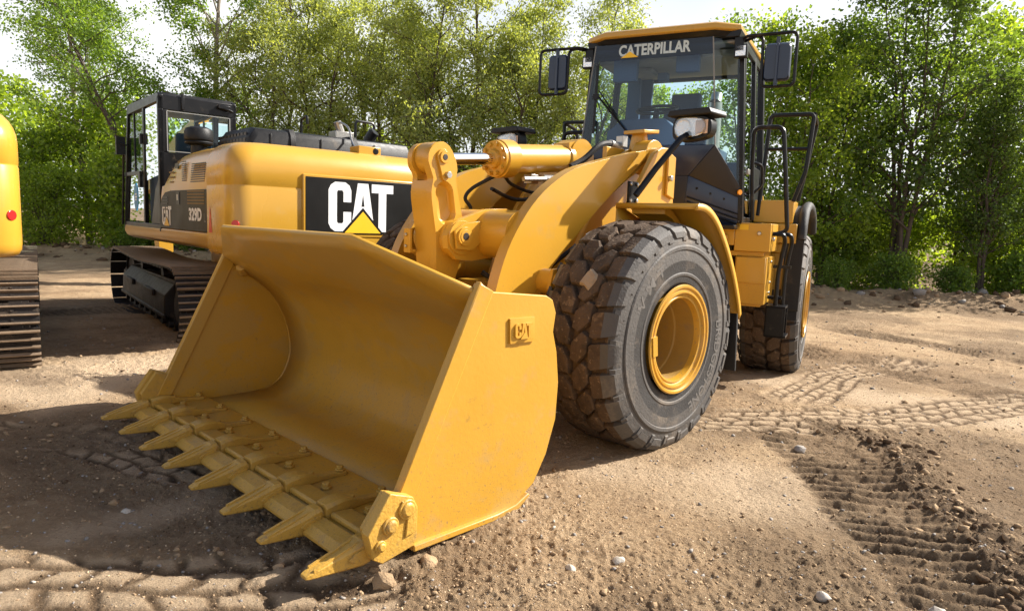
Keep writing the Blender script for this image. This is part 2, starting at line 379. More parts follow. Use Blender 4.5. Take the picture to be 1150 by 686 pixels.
def ground_fn(x, y):
    """height, dampness with painted bucket shade 0..1, paleness 0..1, roughness mask"""
    far = sst(16, 45, np.hypot(x, y-3))
    wx = x+.25*(fbm(x, y, .9, 3, 50)-.5); wy = y+.25*(fbm(x, y, .9, 3, 60)-.5)
    h = .09*(fbm(x, y, .33, 3, 1)-.5)+.05*(fbm(x, y, 1.3, 3, 5)-.5)
    h = h-.10*sst(6.5, 10.0, y+.25*x)
    damp_shade = .55*sst(.47, .66, fbm(wx, wy, .7, 5, 9))
    pale = sst(.55, .75, fbm(wx, wy, .55, 4, 15))
    rough = .35+.65*sst(.45, .65, fbm(x, y, .8, 3, 21))
    nse = fbm(x, y, 7, 4, 31)
    # churned soil in front of the bucket, the bucket's shade painted in as darkness
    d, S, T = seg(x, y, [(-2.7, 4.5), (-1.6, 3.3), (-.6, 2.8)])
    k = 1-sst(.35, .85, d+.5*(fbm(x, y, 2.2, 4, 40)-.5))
    damp_shade = np.maximum(damp_shade, .45*k); rough = np.maximum(rough, 1.15*k)
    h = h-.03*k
    # pale hard patch beyond the ridge
    d, S, T = seg(x, y, [(2.6, 7.0), (3.6, 6.1), (5.0, 5.2)])
    k = 1-sst(.15, .7, d+.4*(nse-.5)); pale = np.maximum(pale, k); rough = rough*(1-.6*k); damp_shade = damp_shade*(1-.8*k)
    d, S, T = seg(x, y, [(-2.0, 3.0), (-1.3, 3.9)])
    k = 1-sst(.05, .22, d+.15*(nse-.5)); pale = np.maximum(pale, .9*k); damp_shade = damp_shade*(1-.5*k); rough = rough*(1-.7*k)
    for P, hw in CLEATS:
        d, S, T = seg(x, y, P); d2 = d+.22*(fbm(x, y, 2.5, 3, 77)-.5)
        k = (1-sst(hw*.75, hw*1.12, d2))
        s2 = S+.035*(fbm(x, y, 5, 2, 81)-.5)+.05*np.sin(T*3)
        rip = .5+.5*np.cos(s2*2*pi/.105); brk = sst(.32, .62, fbm(x, y, 3.1, 3, 90))
        h = h+k*(.042*(rip**1.3)*(.45+.55*brk)-.03)
        damp_shade = np.maximum(damp_shade, k*(.60+.40*brk)*(1-.45*rip)); rough = rough*(1-k)+.55*k; pale = pale*(1-.8*k)
    for P, hw in TRACKS:
        d, S, T = seg(x, y, P)
        k = (1-sst(hw*.92, hw*1.05, d+.10*(nse-.5)))*sst(.30, .52, fbm(x, y, 1.4, 3, 95) + (.12 if P[0] == (-2.3, 2.35) else (.16 if P[0] == (.3, 5.55) else 0)))
        big = P[0] == (-2.3, 2.35); pad = prints(S+.10*(fbm(x, y, 5, 3, 98)-.5), T+5+.16*(fbm(x, y, 3, 3, 97)-.5), .21 if big else .19, .17 if big else .125)
        h = h+k*(.013*pad-.013)*(1 if P[0] == (-2.3, 2.35) else 1.35)+.012*np.exp(-((d-hw*1.1)/.06)**2)
        damp_shade = damp_shade*(1-k)+k*(.85*(1-pad)+.18*damp_shade); pale = np.maximum(pale*(1-k), k*pad*.75); rough = rough*(1-.88*k*pad)
    # thrown-up ridge of loose soil
    d, S, T = seg(x, y, RIDGE)
    k = np.exp(-(d/.17)**2)
    h = h+k*(.035+.10*(fbm(x, y, 4.5, 4, 101)-.5))*sst(-.1, .4, S)*(.5+.8*vnoise(S*2.5, S*0, 8))
    kk = 1-sst(.08, .32, d+.3*(nse-.5)); damp_shade = np.maximum(damp_shade, .8*kk); rough = np.maximum(rough, 1.5*kk); pale *= 1-kk
    # soil pushed up at the near corner of the bucket
    d, S, T = seg(x, y, [(-.95, 2.78), (-.45, 2.95), (.05, 3.35)])
    kk = np.exp(-(d/.13)**2); h = h+kk*(.035+.05*(fbm(x, y, 6, 3, 111)-.5)); rough = np.maximum(rough, 1.3*kk)
    # bank of stones and earth along the edge of the yard
    edge = y-(21.2-.55*np.clip(x+6, 0, 25)+.011*np.clip(x+6, 0, 25)**2)
    bank = np.exp(-((edge-.6)/1.0)**2)
    h = h+bank*(.32+.25*(fbm(x, y, 1.1, 4, 120)-.5)); rough = np.maximum(rough, 2.0*bank)
    h = h+.25*sst(1, 12, edge)
    damp_shade = np.maximum(damp_shade, .8*sst(.8, 2.2, edge))
    near = 1-sst(9, 22, np.hypot(x, y))
    h = h+rough*(.030*(fbm(x, y, 5, 5, 130)-.5)+.022*(fbm(x, y, 14, 4, 140, True)-.62))*(1-far)
    h = h+near*(.25+rough)*(.014*np.maximum(fbm(x, y, 26, 3, 150)-.48, 0)*2+.010*(fbm(x, y, 55, 2, 155)-.5))
    damp_shade = np.clip(damp_shade*(.75+.5*fbm(x, y, 9, 3, 160)), 0, 1)
    return h, damp_shade, np.clip(pale, 0, 1), np.clip(rough, 0, 2)
def gz(x, y):
    return float(ground_fn(np.array([float(x)]), np.array([float(y)]))[0][0])

def build_ground():
    # one sheet: rings of growing size around the yard's front edge
    ang = []
    a = -180.0
    while a < 180:
        ang.append(a); d = abs(a-90)
        a += .105 if d < 44 else (.6 if d < 60 else 4.0)
    ang = np.radians(np.array(ang)); na = len(ang)
    rs = [.25]
    while rs[-1] < 900:
        r = rs[-1]; rs.append(r*(1.12 if r < 1.7 else (1.0034 if r < 9 else (1.008 if r < 26 else 1.1))))
    rs = np.array(rs); nr = len(rs)
    R, A = np.meshgrid(rs, ang, indexing='ij')
    x = (R*np.cos(A)).ravel(); y = (R*np.sin(A)).ravel()
    h, damp_shade, pale, rough = ground_fn(x, y)
    co = np.stack([x, y, h], 1).astype(np.float32)
    co = np.concatenate([co, [[0, 0, gz(0, 0)]]]).astype(np.float32)
    i = np.arange(nr-1)[:, None]*na; j = np.arange(na)[None, :]; j2 = (j+1) % na
    q = np.stack([i+j, i+na+j, i+na+j2, i+j2], -1).reshape(-1, 4)
    t = np.stack([np.full(na, len(co)-1), np.arange(na), (np.arange(na)+1) % na], -1)
    me = bpy.data.meshes.new('ground')
    me.vertices.add(len(co)); me.vertices.foreach_set('co', co.ravel())
    nl = q.size+t.size; me.loops.add(nl); me.loops.foreach_set('vertex_index', np.concatenate([q.ravel(), t.ravel()]).astype(np.int32))
    me.polygons.add(len(q)+len(t))
    me.polygons.foreach_set('loop_start', np.concatenate([np.arange(len(q))*4, len(q)*4+np.arange(len(t))*3]).astype(np.int32))
    me.update(); me.validate()
    at = me.color_attributes.new('soil', 'FLOAT_COLOR', 'POINT')
    c = np.ones((len(co), 4), np.float32); c[:-1, 0] = damp_shade; c[:-1, 1] = pale; c[:-1, 2] = np.clip(rough/2, 0, 1); c[-1, :3] = 0
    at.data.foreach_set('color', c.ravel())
    me.shade_smooth()
    o = bpy.data.objects.new('ground', me); COL.objects.link(o); tag(o, kind='structure')
    m = bpy.data.materials.new('bare_earth'); m.use_nodes = True
    n, l = m.node_tree.nodes, m.node_tree.links; b = n['Principled BSDF']
    at = n.new('ShaderNodeVertexColor'); at.layer_name = 'soil'
    sp = n.new('ShaderNodeSeparateColor'); l.new(at.outputs['Color'], sp.inputs[0])
    tc = n.new('ShaderNodeTexCoord')
    def noise(s, d=8, r=.6):
        k = n.new('ShaderNodeTexNoise'); k.inputs['Scale'].default_value = s; k.inputs['Detail'].default_value = d; k.inputs['Roughness'].default_value = r
        l.new(tc.outputs['Object'], k.inputs['Vector']); return k
    def mix(f, a, bb, mode='MIX'):
        k = n.new('ShaderNodeMixRGB'); k.blend_type = mode
        for s_, v_ in (('Fac', f), ('Color1', a), ('Color2', bb)):
            if isinstance(v_, (int, float)): k.inputs[s_].default_value = v_
            elif isinstance(v_, tuple): k.inputs[s_].default_value = (*v_, 1)
            else: l.new(v_, k.inputs[s_])
        return k.outputs['Color']
    def ramp(src, p0, p1):
        k = n.new('ShaderNodeValToRGB'); k.color_ramp.elements[0].position = p0; k.color_ramp.elements[1].position = p1
        l.new(src, k.inputs['Fac']); return k.outputs['Color']
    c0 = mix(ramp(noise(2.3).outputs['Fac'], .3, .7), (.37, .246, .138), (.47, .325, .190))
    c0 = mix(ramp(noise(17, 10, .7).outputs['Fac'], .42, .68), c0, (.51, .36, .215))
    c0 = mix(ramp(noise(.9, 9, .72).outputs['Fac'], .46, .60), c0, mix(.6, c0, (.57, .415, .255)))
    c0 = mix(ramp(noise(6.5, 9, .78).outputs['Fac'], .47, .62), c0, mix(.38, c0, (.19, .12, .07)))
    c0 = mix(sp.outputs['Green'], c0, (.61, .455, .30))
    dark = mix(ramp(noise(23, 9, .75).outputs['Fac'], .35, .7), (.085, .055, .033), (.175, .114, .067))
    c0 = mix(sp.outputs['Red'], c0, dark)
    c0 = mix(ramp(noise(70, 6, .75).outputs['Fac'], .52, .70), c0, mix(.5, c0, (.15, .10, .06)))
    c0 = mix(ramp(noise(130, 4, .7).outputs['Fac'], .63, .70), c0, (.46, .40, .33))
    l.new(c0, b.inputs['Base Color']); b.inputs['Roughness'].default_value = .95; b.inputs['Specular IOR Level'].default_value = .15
    b0 = n.new('ShaderNodeBump'); b0.inputs['Strength'].default_value = .8; b0.inputs['Distance'].default_value = .012
    l.new(noise(150, 6, .7).outputs['Fac'], b0.inputs['Height'])
    bp = n.new('ShaderNodeBump'); bp.inputs['Strength'].default_value = 1.0; bp.inputs['Distance'].default_value = .035
    l.new(b0.outputs['Normal'], bp.inputs['Normal'])
    nb = noise(42, 10, .72); l.new(nb.outputs['Fac'], bp.inputs['Height']); l.new(bp.outputs['Normal'], b.inputs['Normal'])
    me.materials.append(m)
    return o
build_ground()

_ico = None
def ico(sub):
    bm = bmesh.new(); bmesh.ops.create_icosphere(bm, subdivisions=sub, radius=1)
    v = np.array([p.co[:] for p in bm.verts]); f = np.array([[p.index for p in q.verts] for q in bm.faces]); bm.free(); return v, f
def mesh_np(name, v, f, mats):
    me = bpy.data.meshes.new(name); k = f.shape[1]
    me.vertices.add(len(v)); me.vertices.foreach_set('co', v.astype(np.float32).ravel())
    me.loops.add(f.size); me.loops.foreach_set('vertex_index', f.astype(np.int32).ravel())
    me.polygons.add(len(f)); me.polygons.foreach_set('loop_start', (np.arange(len(f))*k).astype(np.int32))
    me.update(); 
    for m_ in mats: me.materials.append(m_)
    return me
def rubble(name, rng, x, y, size, mats, sink=.35, sub=1, flat=.65, rough=.28):
    V, F = ico(sub); n = len(x)
    z = ground_fn(x, y)[0]
    sc = size[:, None]*np.stack([rng.uniform(.7, 1.3, n), rng.uniform(.7, 1.3, n), rng.uniform(.4, 1.0, n)*flat/.65], 1)
    P = V[None]*(1+rough*(rng.random((n, len(V), 1))*2-1))*sc[:, None, :]
    a = rng.uniform(0, 2*pi, n); ca, sa = np.cos(a)[:, None], np.sin(a)[:, None]
    tl = rng.uniform(-.5, .5, n)[:, None]
    X = P[..., 0]*np.cos(tl)-P[..., 2]*np.sin(tl); Z = P[..., 0]*np.sin(tl)+P[..., 2]*np.cos(tl); Y = P[..., 1]
    Q = np.stack([X*ca-Y*sa+x[:, None], X*sa+Y*ca+y[:, None], Z+(z+sc[:, 2]*(.5-sink))[:, None]], -1).reshape(-1, 3)
    f = (F[None]+np.arange(n)[:, None, None]*len(V)).reshape(-1, 3)
    me = mesh_np(name, Q, f, mats)
    if len(mats) > 1:
        mi = np.repeat(rng.choice(len(mats), n, p=[.5, .42, .08][:len(mats)] if len(mats) == 3 else None), len(F)); me.polygons.foreach_set('material_index', mi.astype(np.int32))
    o = bpy.data.objects.new(name, me); COL.objects.link(o); return o
M['soil'] = mat('soil_clod', (.34, .235, .14), .95, var=.45, scale=9, bump=.8, bscale=90, spec=.1)
M['darksoil'] = mat('dark_soil_clod', (.12, .078, .047), .95, var=.4, scale=9, bump=.8, bscale=90, spec=.1)
M['grit'] = mat('sandy_grit', (.50, .37, .24), .95, var=.45, scale=7, bump=.5, bscale=90, spec=.1)
M['greystone'] = mat('grey_pebble', (.27, .24, .21), .8, var=.4, scale=5, bump=.4, bscale=80)
M['whitestone'] = mat('white_pebble', (.46, .41, .34), .8, var=.25, scale=5, bump=.4, bscale=80)
rng = np.random.default_rng(5)
def scatter(n, r0, r1, spread=46):
    a = np.radians(90+rng.uniform(-spread, spread, n)); r = np.exp(rng.uniform(np.log(r0), np.log(r1), n)); return r*np.cos(a), r*np.sin(a)
x, y = scatter(9000, 1.9, 14); s = .0025+.008*rng.random(9000)**5
tag(rubble('gravel', rng, x, y, s*(.8+.12*np.hypot(x, y)), [M['greystone'], M['soil'], M['whitestone']], rough=.45), 'small pale and grey pebbles strewn over the bare earth', 'gravel', kind='stuff')
x, y = scatter(26000, 1.9, 13); d_ = ground_fn(x, y); keep = rng.random(26000) < np.clip(.7*d_[3]-.62, .008, .5); x, y = x[keep], y[keep]
s = .004+.015*rng.random(len(x))**3.5
tag(rubble('soil_clods', rng, x, y, s*(.8+.1*np.hypot(x, y)), [M['soil'], M['soil'], M['darksoil']], rough=.55), 'crumbled brown soil clods lying on the churned ground', 'soil', kind='stuff')
x, y = scatter(52000, 1.9, 7.5); d_ = ground_fn(x, y); keep = rng.random(len(x)) < np.clip(.25+.5*d_[3], .1, 1)*(1-.7*d_[2]); x, y, dm = x[keep], y[keep], d_[1][keep]
for nm, sel, mts in (('loose_grit', dm < .45, [M['grit'], M['soil']]), ('damp_crumbs', dm >= .45, [M['darksoil'], M['soil']])):
    xx, yy = x[sel], y[sel]; s = .0016+.0045*rng.random(len(xx))**3.5
    tag(rubble(nm, rng, xx, yy, s*(.75+.10*np.hypot(xx, yy)), mts, rough=.5), 'loose sandy grit over the dry earth' if nm == 'loose_grit' else 'dark moist crumbs of soil over the churned earth', 'grit' if nm == 'loose_grit' else 'soil', kind='stuff')
n_ = 1100
x = rng.uniform(-20, 14, n_); y = 21.6-.55*np.clip(x+6, 0, 25)+.011*np.clip(x+6, 0, 25)**2+rng.normal(0, .7, n_)
tag(rubble('edge_rubble', rng, x, y, .03+.10*rng.random(n_)**3, [M['soil'], M['darksoil'], M['greystone']], rough=.3, sink=.2), 'broken stones and earth heaped along the edge of the yard', 'rubble', kind='stuff')

t_ = rng.random(420); k_ = np.minimum((t_*4).astype(int), 3); A_ = np.array(RIDGE); f_ = t_*4-k_
x = A_[k_, 0]+(A_[k_+1, 0]-A_[k_, 0])*f_+rng.normal(0, .12, 420); y = A_[k_, 1]+(A_[k_+1, 1]-A_[k_, 1])*f_+rng.normal(0, .08, 420)
tag(rubble('ridge_clods', rng, x, y, .004+.026*rng.random(420)**4, [M['darksoil'], M['soil']], sub=1, rough=.5, sink=.25), 'dark crumbly clods piled along the thrown-up ridge on the right', 'soil', kind='stuff')
# ------------------------------------------------------------------ wheel loader
ART = radians(-17.459)
loader = empty('wheel_loader', (1.3089, 6.679, 0), radians(-116.949))
tag(loader, 'yellow wheel loader with a glass cab, its wide toothed bucket lowered onto the ground', 'wheel loader')
def FP(mb, name, m, **k):                 # part of the steered front frame
    return mb.build(name, m, loader, rotz=ART, **k)
def RP(mb, name, m, **k):                 # part of the rear frame
    return mb.build(name, m, loader, **k)
Y_ = M['yellow']

# ---- bucket
inner = [(3.83, 1.395), (3.74, 1.32), (3.65, 1.245), (3.56, 1.17)]+smooth_path([(3.44, 1.07), (3.22, .90), (3.09, .70), (3.03, .48), (3.035, .32), (3.115, .16), (3.25, .085), (3.40, .07)], 6)+[(3.72, .07)]
mb = MB(); nY = 8
ys = [-1.405+2.81*i/nY for i in range(nY+1)]
vs_ = [(p[0], y*(1-.445*max(0, p[0]-3.56)/.27*(p[1] > 1)), p[1]) for p in inner for y in ys]
fs = [(i*(nY+1)+k, i*(nY+1)+k+1, (i+1)*(nY+1)+k+1, (i+1)*(nY+1)+k) for i in range(len(inner)-1) for k in range(nY)]
mb.add(vs_, fs)

bucket = FP(mb, 'bucket', M['bucket'], solid=.028, smooth=30)
mb = MB()
side = [(4.09, .085), (3.90, .04), (3.40, .035), (3.26, .05), (3.12, .13), (3.03, .27), (2.965, .45), (2.955, .65), (2.98, .82), (3.015, .93), (3.0, 1.03), (3.03, 1.10), (3.08, 1.125), (3.49, 1.165), (3.545, 1.215)]
for sgn in (-1, 1):
    mb = MB()
    mb.prism(side, 1, sgn*1.40, sgn*1.432)
    # thickened front strip and bottom wear strip
    mb.prism([(4.085, .11), (3.545, 1.205), (3.46, 1.165), (3.99, .09)], 1, sgn*1.385, sgn*1.4345)
    bot = [(3.92, .022), (3.40, .018), (3.25, .034), (3.17, .085), (3.185, .10), (3.27, .062), (3.40, .048), (3.92, .052)]
    mb.prism(bot, 1, sgn*1.395, sgn*1.458)
    mb.tube([(3.47, sgn*1.33, 1.08), (3.42, sgn*1.39, 1.045)], [.035, .05], 8)
    o = mb.build('side_plate', M['bucket'], bucket, bevel=.005)
# cutting edge and bolt-on segments
mb = MB(); mb.prism([(3.70, .062), (3.70, .092), (4.09, .092), (4.12, .078), (4.12, .058)], 1, -1.40, 1.40)
mb.build('cutting_edge', M['bucket'], bucket, bevel=.004)
TY = [-1.385+2.77*i/7 for i in range(8)]
for i in range(7):
    a, b = TY[i]+.058, TY[i+1]-.058
    mb = MB()
    mb.prism([(3.98, .094), (3.985, .110), (4.085, .120), (4.098, .114), (4.098, .094)], 1, a, b)
    mb.prism([(4.118, .045), (4.118, .098), (4.125, .104), (4.195, .092), (4.232, .066), (4.232, .05)], 1, a-.012, b+.012)
    mb.prism([(3.98, .057), (3.98, .04), (4.10, .04), (4.10, .057)], 1, a, b)
    mb.bolt((3.93, (a+b)/2-.07, .092), 2, 1, .030, .014); mb.bolt((3.93, (a+b)/2-.07, .105), 2, 1, .022, .02)
    mb.build('edge_segment', M['cast'], bucket, bevel=.003, smooth=15)
def tooth(y):
    mb = MB()
    def ring(x, hw, zt, zb, c=.3):
        cz = c*min(hw, (zt-zb)/2)
        return [(x, y-hw, zb+cz), (x, y-hw+cz, zb), (x, y+hw-cz, zb), (x, y+hw, zb+cz), (x, y+hw, zt-cz), (x, y+hw-cz, zt), (x, y-hw+cz, zt), (x, y-hw, zt-cz)]
    mb.loft([ring(3.735, .022, .108, .09), ring(3.75, .031, .113, .09), ring(3.80, .024, .114, .09), ring(3.90, .026, .122, .09), ring(3.98, .042, .154, .09),
             ring(4.03, .053, .164, .07), ring(4.07, .055, .162, .05), ring(4.112, .052, .152, .035), ring(4.118, .034, .128, .045), ring(4.15, .032, .118, .05)])
    mb.loft([ring(4.132, .049, .148, .034), ring(4.165, .050, .145, .030), ring(4.205, .043, .127, .031), ring(4.26, .038, .110, .035),
             ring(4.34, .031, .088, .042), ring(4.40, .026, .072, .048), ring(4.418, .022, .064, .052)])
    # raised rib with a hollow on the tip, side ear with pin
    mb.prism([(4.16, .144), (4.23, .127), (4.385, .083), (4.385, .066), (4.19, .10)], 1, y-.028, y-.016)
    mb.prism([(4.16, .144), (4.23, .127), (4.385, .083), (4.385, .066), (4.19, .10)], 1, y+.016, y+.028)
    mb.prism([(4.14, .118), (4.21, .104), (4.24, .082), (4.21, .062), (4.14, .055)], 1, y-.053, y+.053)
    mb.cyl((4.072, y-.053, .105), (4.072, y+.053, .105), .019, 12)
    mb.bolt((3.772, y, .116), 2, 1, .028, .010); mb.bolt((3.772, y, .126), 2, 1, .019, .016)
    mb.bolt((3.95, y, .134), 2, 1, .018, .013)
    return mb.build('tooth', M['cast'], bucket, bevel=.003, smooth=18)
for y in TY: tooth(y)
gp = [(4.075, .345), (3.955, .30), (3.93, .25), (3.93, .12), (3.945, .075), (4.11, .045), (4.155, .075), (4.185, .19)]
for sgn in (-1, 1):
    mb = MB()
    mb.prism(gp, 1, sgn*1.434, sgn*1.488)
    mb.prism([(4.06, .33), (3.97, .30), (3.96, .10), (4.13, .08), (4.165, .19)], 1, sgn*1.392, sgn*1.434)
    mb.prism([(4.02, .30), (3.99, .22), (4.0, .13), (3.945, .14), (3.95, .27)], 1, sgn*1.488, sgn*1.497)
    for (x, z, r) in ((3.99, .255, .040), (4.075, .205, .036), (4.125, .13, .024)):
        mb.cyl((x, sgn*1.485, z), (x, sgn*1.500, z), r*1.12, 18); mb.tube([(x, sgn*1.50, z), (x, sgn*1.512, z)], [r*.9, r*.65], 14)
    mb.build('side_cutter', M['cast'], bucket, bevel=.010)
# raised maker's badge on the near side
mb = MB()
bc = Vector((3.262, 1.432, .962)); rt = Vector((-1, 0, -.012)); up = Vector((.05, 0, 1)).normalized()
def quad_plate(mb, c, rt, up, nrm, w, h, d0, d1, mi=0):
    p = [c-rt*w/2-up*h/2, c+rt*w/2-up*h/2, c+rt*w/2+up*h/2, c-rt*w/2+up*h/2]; k = .85
    q = [c-rt*w/2*k-up*h/2*k, c+rt*w/2*k-up*h/2*k, c+rt*w/2*k+up*h/2*k, c-rt*w/2*k+up*h/2*k]
    mb.loft([[a+nrm*d0 for a in p], [a+nrm*d1 for a in p], [a+nrm*(d1+.002) for a in q]], mi)
nrm = Vector((0, 1, 0))
quad_plate(mb, bc, rt, up, nrm, .175, .125, 0, .012)
for L, dx in ((LC, 0), (LA, .585), (LT, 1.16)):
    o = bc-rt*.062-up*.036+nrm*.013; W_ = .125/1.80
    base = [o+rt*((p[0]+dx)*W_)+up*(p[1]*.072) for p in L]
    n = len(base); mb.add(base+[p+nrm*.011 for p in base], [tuple(range(n, 2*n))]+[(i, (i+1) % n, n+(i+1) % n, n+i) for i in range(n)])
c_ = bc-rt*.062-up*.042+rt*(.92*.125/1.8)+nrm*.012
mb.add([c_-rt*.03, c_+rt*.03, c_+up*.034, c_-rt*.03+nrm*.015, c_+rt*.03+nrm*.015, c_+up*.034+nrm*.015], [(3, 4, 5), (0, 1, 4, 3), (1, 2, 5, 4), (2, 0, 3, 5)])
mb.build('badge', M['bucket'], bucket, smooth=20)
# weld beads where the side plates meet the shell
for sgn in (-1, 1):
    mb = MB(); mb.tube([(p[0]+.012, sgn*1.386, p[1]+.004) for p in inner[4:]], .009, 6); mb.build('weld_bead', M['bucket'], bucket)
# hinge lugs behind the bucket
mb = MB()
for y in (-.70, -.44, .44, .70, -.13, .13):
    zc = .62 if abs(y) > .3 else .95
    mb.prism([(3.0, zc+.24), (2.78, zc+.12), (2.70, zc), (2.76, zc-.12), (3.0, zc-.28)], 1, y-.025, y+.025)
for y0, y1, z in ((-.72, -.42, .62), (.42, .72, .62), (-.16, .16, .95)): mb.cyl((2.79, y0, z), (2.79, y1, z), .05, 16)
mb.build('hinge_lugs', M['bucket'], bucket, bevel=.006)

# ---- boom arms
arm_top = smooth_path([(2.72, .70), (2.655, 1.06), (2.526, 1.374), (2.286, 1.665), (1.974, 1.86), (1.66, 1.955), (1.353, 2.03), (1.05, 2.095), (.869, 2.125)], 5)
arm_bot = smooth_path([(1.02, 1.975), (1.10, 1.945), (1.441, 1.75), (1.795, 1.476), (2.10, 1.21), (2.30, 1.0), (2.42, .75), (2.50, .56)], 5)
arm = arm_top+arc((.90, 2.03), .10, 75, 255, 9)[1:]+arm_bot+arc((2.62, .58), .11, 180, 380, 8)
for sgn in (-1, 1):
    mb = MB(); mb.prism(arm, 1, sgn*.53, sgn*.62)
    mb.cyl((.93, sgn*.50, 2.02), (.93, sgn*.70, 2.02), .105, 24)
    mb.cyl((.93, sgn*.70, 2.02), (.93, sgn*.715, 2.02), .07, 20)
    a = mb.build('boom_arm', Y_, loader, rotz=ART, bevel=.008, smooth=25)
    # lift-cylinder pin plate low on the arm
    p = MB()
    p.cyl((2.20, sgn*.62, 1.10), (2.20, sgn*.74, 1.10), .085, 24)
    p.prism([(2.30, 1.06), (2.27, 1.19), (2.12, 1.20), (1.99, 1.17), (1.97, 1.06), (2.10, 1.02)], 1, sgn*.74, sgn*.765)
    p.cyl((2.22, sgn*.765, 1.115), (2.22, sgn*.785, 1.115), .055, 20); p.cyl((2.22, sgn*.785, 1.115), (2.22, sgn*.787, 1.115), .028, 14)
    p.bolt((2.04, sgn*.765, 1.115), 1, sgn, .022, .03)
    p.build('pin_plate', M['yellow'], a, bevel=.005)
    lc = MB()
    lc.cyl((2.02, sgn*.70, 1.13), (1.86, sgn*.70, 1.10), .125, 28); lc.cyl((1.86, sgn*.70, 1.10), (.75, sgn*.60, .92), .105, 24)
    for k in range(8):
        t = 2*pi*k/8; lc.cyl((2.022, sgn*.70+.10*cos(t), 1.13+.10*sin(t)), (2.05, sgn*.70+.10*cos(t), 1.135+.10*sin(t)), .016, 6)
    c = FP(lc, 'lift_cylinder', Y_, bevel=.004)
    rd = MB(); rd.cyl((2.20, sgn*.70, 1.12), (2.0, sgn*.70, 1.125), .05, 20); rd.build('piston_rod', M['chrome'], c)
mb = MB(); mb.cyl((2.34, -.535, 1.405), (2.34, .535, 1.405), .168, 36)
ct = FP(mb, 'cross_tube', Y_, smooth=40)
mb = MB()
for sgn in (-1, 1):
    pl = [(2.52, 1.215), (2.66, 1.225), (2.745, 1.30), (2.755, 1.39), (2.70, 1.475), (2.60, 1.51), (2.40, 1.575), (2.20, 1.585), (2.14, 1.50), (2.16, 1.29), (2.30, 1.24)]
    mb.prism(pl, 1, sgn*.185, sgn*.235)
    mb.cyl((2.63, sgn*.235, 1.375), (2.63, sgn*.250, 1.375), .115, 28)
    mb.prism([(2.70, 1.30), (2.72, 1.42), (2.64, 1.47), (2.42, 1.50), (2.40, 1.41), (2.56, 1.29)], 1, sgn*.262, sgn*.280)
    mb.cyl((2.64, sgn*.28, 1.385), (2.64, sgn*.296, 1.385), .062, 24); mb.cyl((2.64, sgn*.296, 1.385), (2.64, sgn*.299, 1.385), .045, 20, 1); mb.cyl((2.64, sgn*.299, 1.385), (2.64, sgn*.301, 1.385), .026, 14, 2)
    mb.bolt((2.47, sgn*.28, 1.45), 1, sgn, .026, .035, 3)
mb.build('lever_bracket', [Y_, M['bucket'], M['brownblack'], M['steel']], ct, bevel=.007)

# ---- tilt lever (bellcrank)
mb = MB()
bell = [(2.725, 2.01), (2.665, 1.985), (2.61, 1.90), (2.595, 1.83), (2.605, 1.76), (2.57, 1.62), (2.535, 1.49), (2.53, 1.38), (2.545, 1.22), (2.60, 1.05), (2.66, .90), (2.78, .88), (2.80, 1.0), (2.755, 1.12), (2.765, 1.25), (2.775, 1.40),
        (2.80, 1.53), (2.82, 1.67), (2.805, 1.78), (2.845, 1.84), (2.85, 1.93), (2.80, 1.99)]
def ray_hit(poly, c, a):
    dx, dz = cos(a), sin(a); best = .02
    for (p, q) in zip(poly, poly[1:]+poly[:1]):
        ex, ez = q[0]-p[0], q[1]-p[1]; den = dx*ez-dz*ex
        if abs(den) < 1e-9: continue
        t = ((p[0]-c[0])*ez-(p[1]-c[1])*ex)/den; u = ((p[0]-c[0])*dz-(p[1]-c[1])*dx)/den
        if t > 0 and -1e-6 <= u <= 1+1e-6: best = max(best, t)
    return (c[0]+best*dx, c[1]+best*dz)
bp_ = smooth_path(bell+[bell[0]], 3)[:-1]
ctr_ = (2.693, 1.60)
oval = arc((2.705, 1.665), .072, 5, 175, 14)+arc((2.685, 1.545), .076, 185, 355, 14)
angs = [2*pi*k/96 for k in range(96)]
O_ = [ray_hit(bp_, ctr_, a) for a in angs]; I_ = [ray_hit(oval, ctr_, a) for a in angs]
mb.prism(bp_, 1, -.085, -.035)
mb.prism([p for p in bp_ if p[1] < 1.765], 1, -.0352, .0745)
def scl(P, k): return [(ctr_[0]+(p[0]-ctr_[0])*k, ctr_[1]+(p[1]-ctr_[1])*k) for p in P]
up_only = [p for p in bp_ if p[1] > 1.73]
def yring(P, y): return [(p[0], y, p[1]) for p in P]
mb.loft([yring(O_, .075), yring(O_, .132), yring(scl(O_, .985), .14), yring(scl(I_, 1.09), .14), yring(I_, .130), yring(scl(I_, .90), .098), yring(scl(I_, .80), .092)])
tl = FP(mb, 'tilt_lever', Y_, bevel=.0, smooth=32)
mb = MB(); mb.cyl((2.62, -.15, 1.365), (2.62, .18, 1.365), .125, 36); mb.build('pivot_boss', Y_, tl, bevel=.006)
mb = MB(); mb.box((2.825, -.10, 1.34), (.02, .07, .17)); mb.box((2.80, -.10, 1.27), (.05, .06, .02))
for z in (1.30, 1.38): mb.bolt((2.835, -.105, z), 0, 1, .012, .012, 1)
mb.build('switch_plate', [Y_, M['steel']], tl, bevel=.003)
mb = MB()
for sgn in (-1, 1):
    s1, s2 = sgn*.139, sgn*.158
    mb.prism(arc((2.73, 1.905), .055, 0, 180, 9)+arc((2.70, 1.79), .045, 180, 360, 9), 1, s1, s2)
    mb.cyl((2.73, s2, 1.905), (2.73, sgn*.170, 1.905), .040, 22); mb.cyl((2.73, sgn*.17, 1.905), (2.73, sgn*.173, 1.905), .020, 14, 2)
    mb.bolt((2.70, s2, 1.79), 1, sgn, .024, .026, 1)
mb.cyl((2.73, -.14, 1.905), (2.73, .14, 1.905), .05, 20)
mb.build('pin_plate', [Y_, M['steel'], M['brownblack']], tl, bevel=.004)

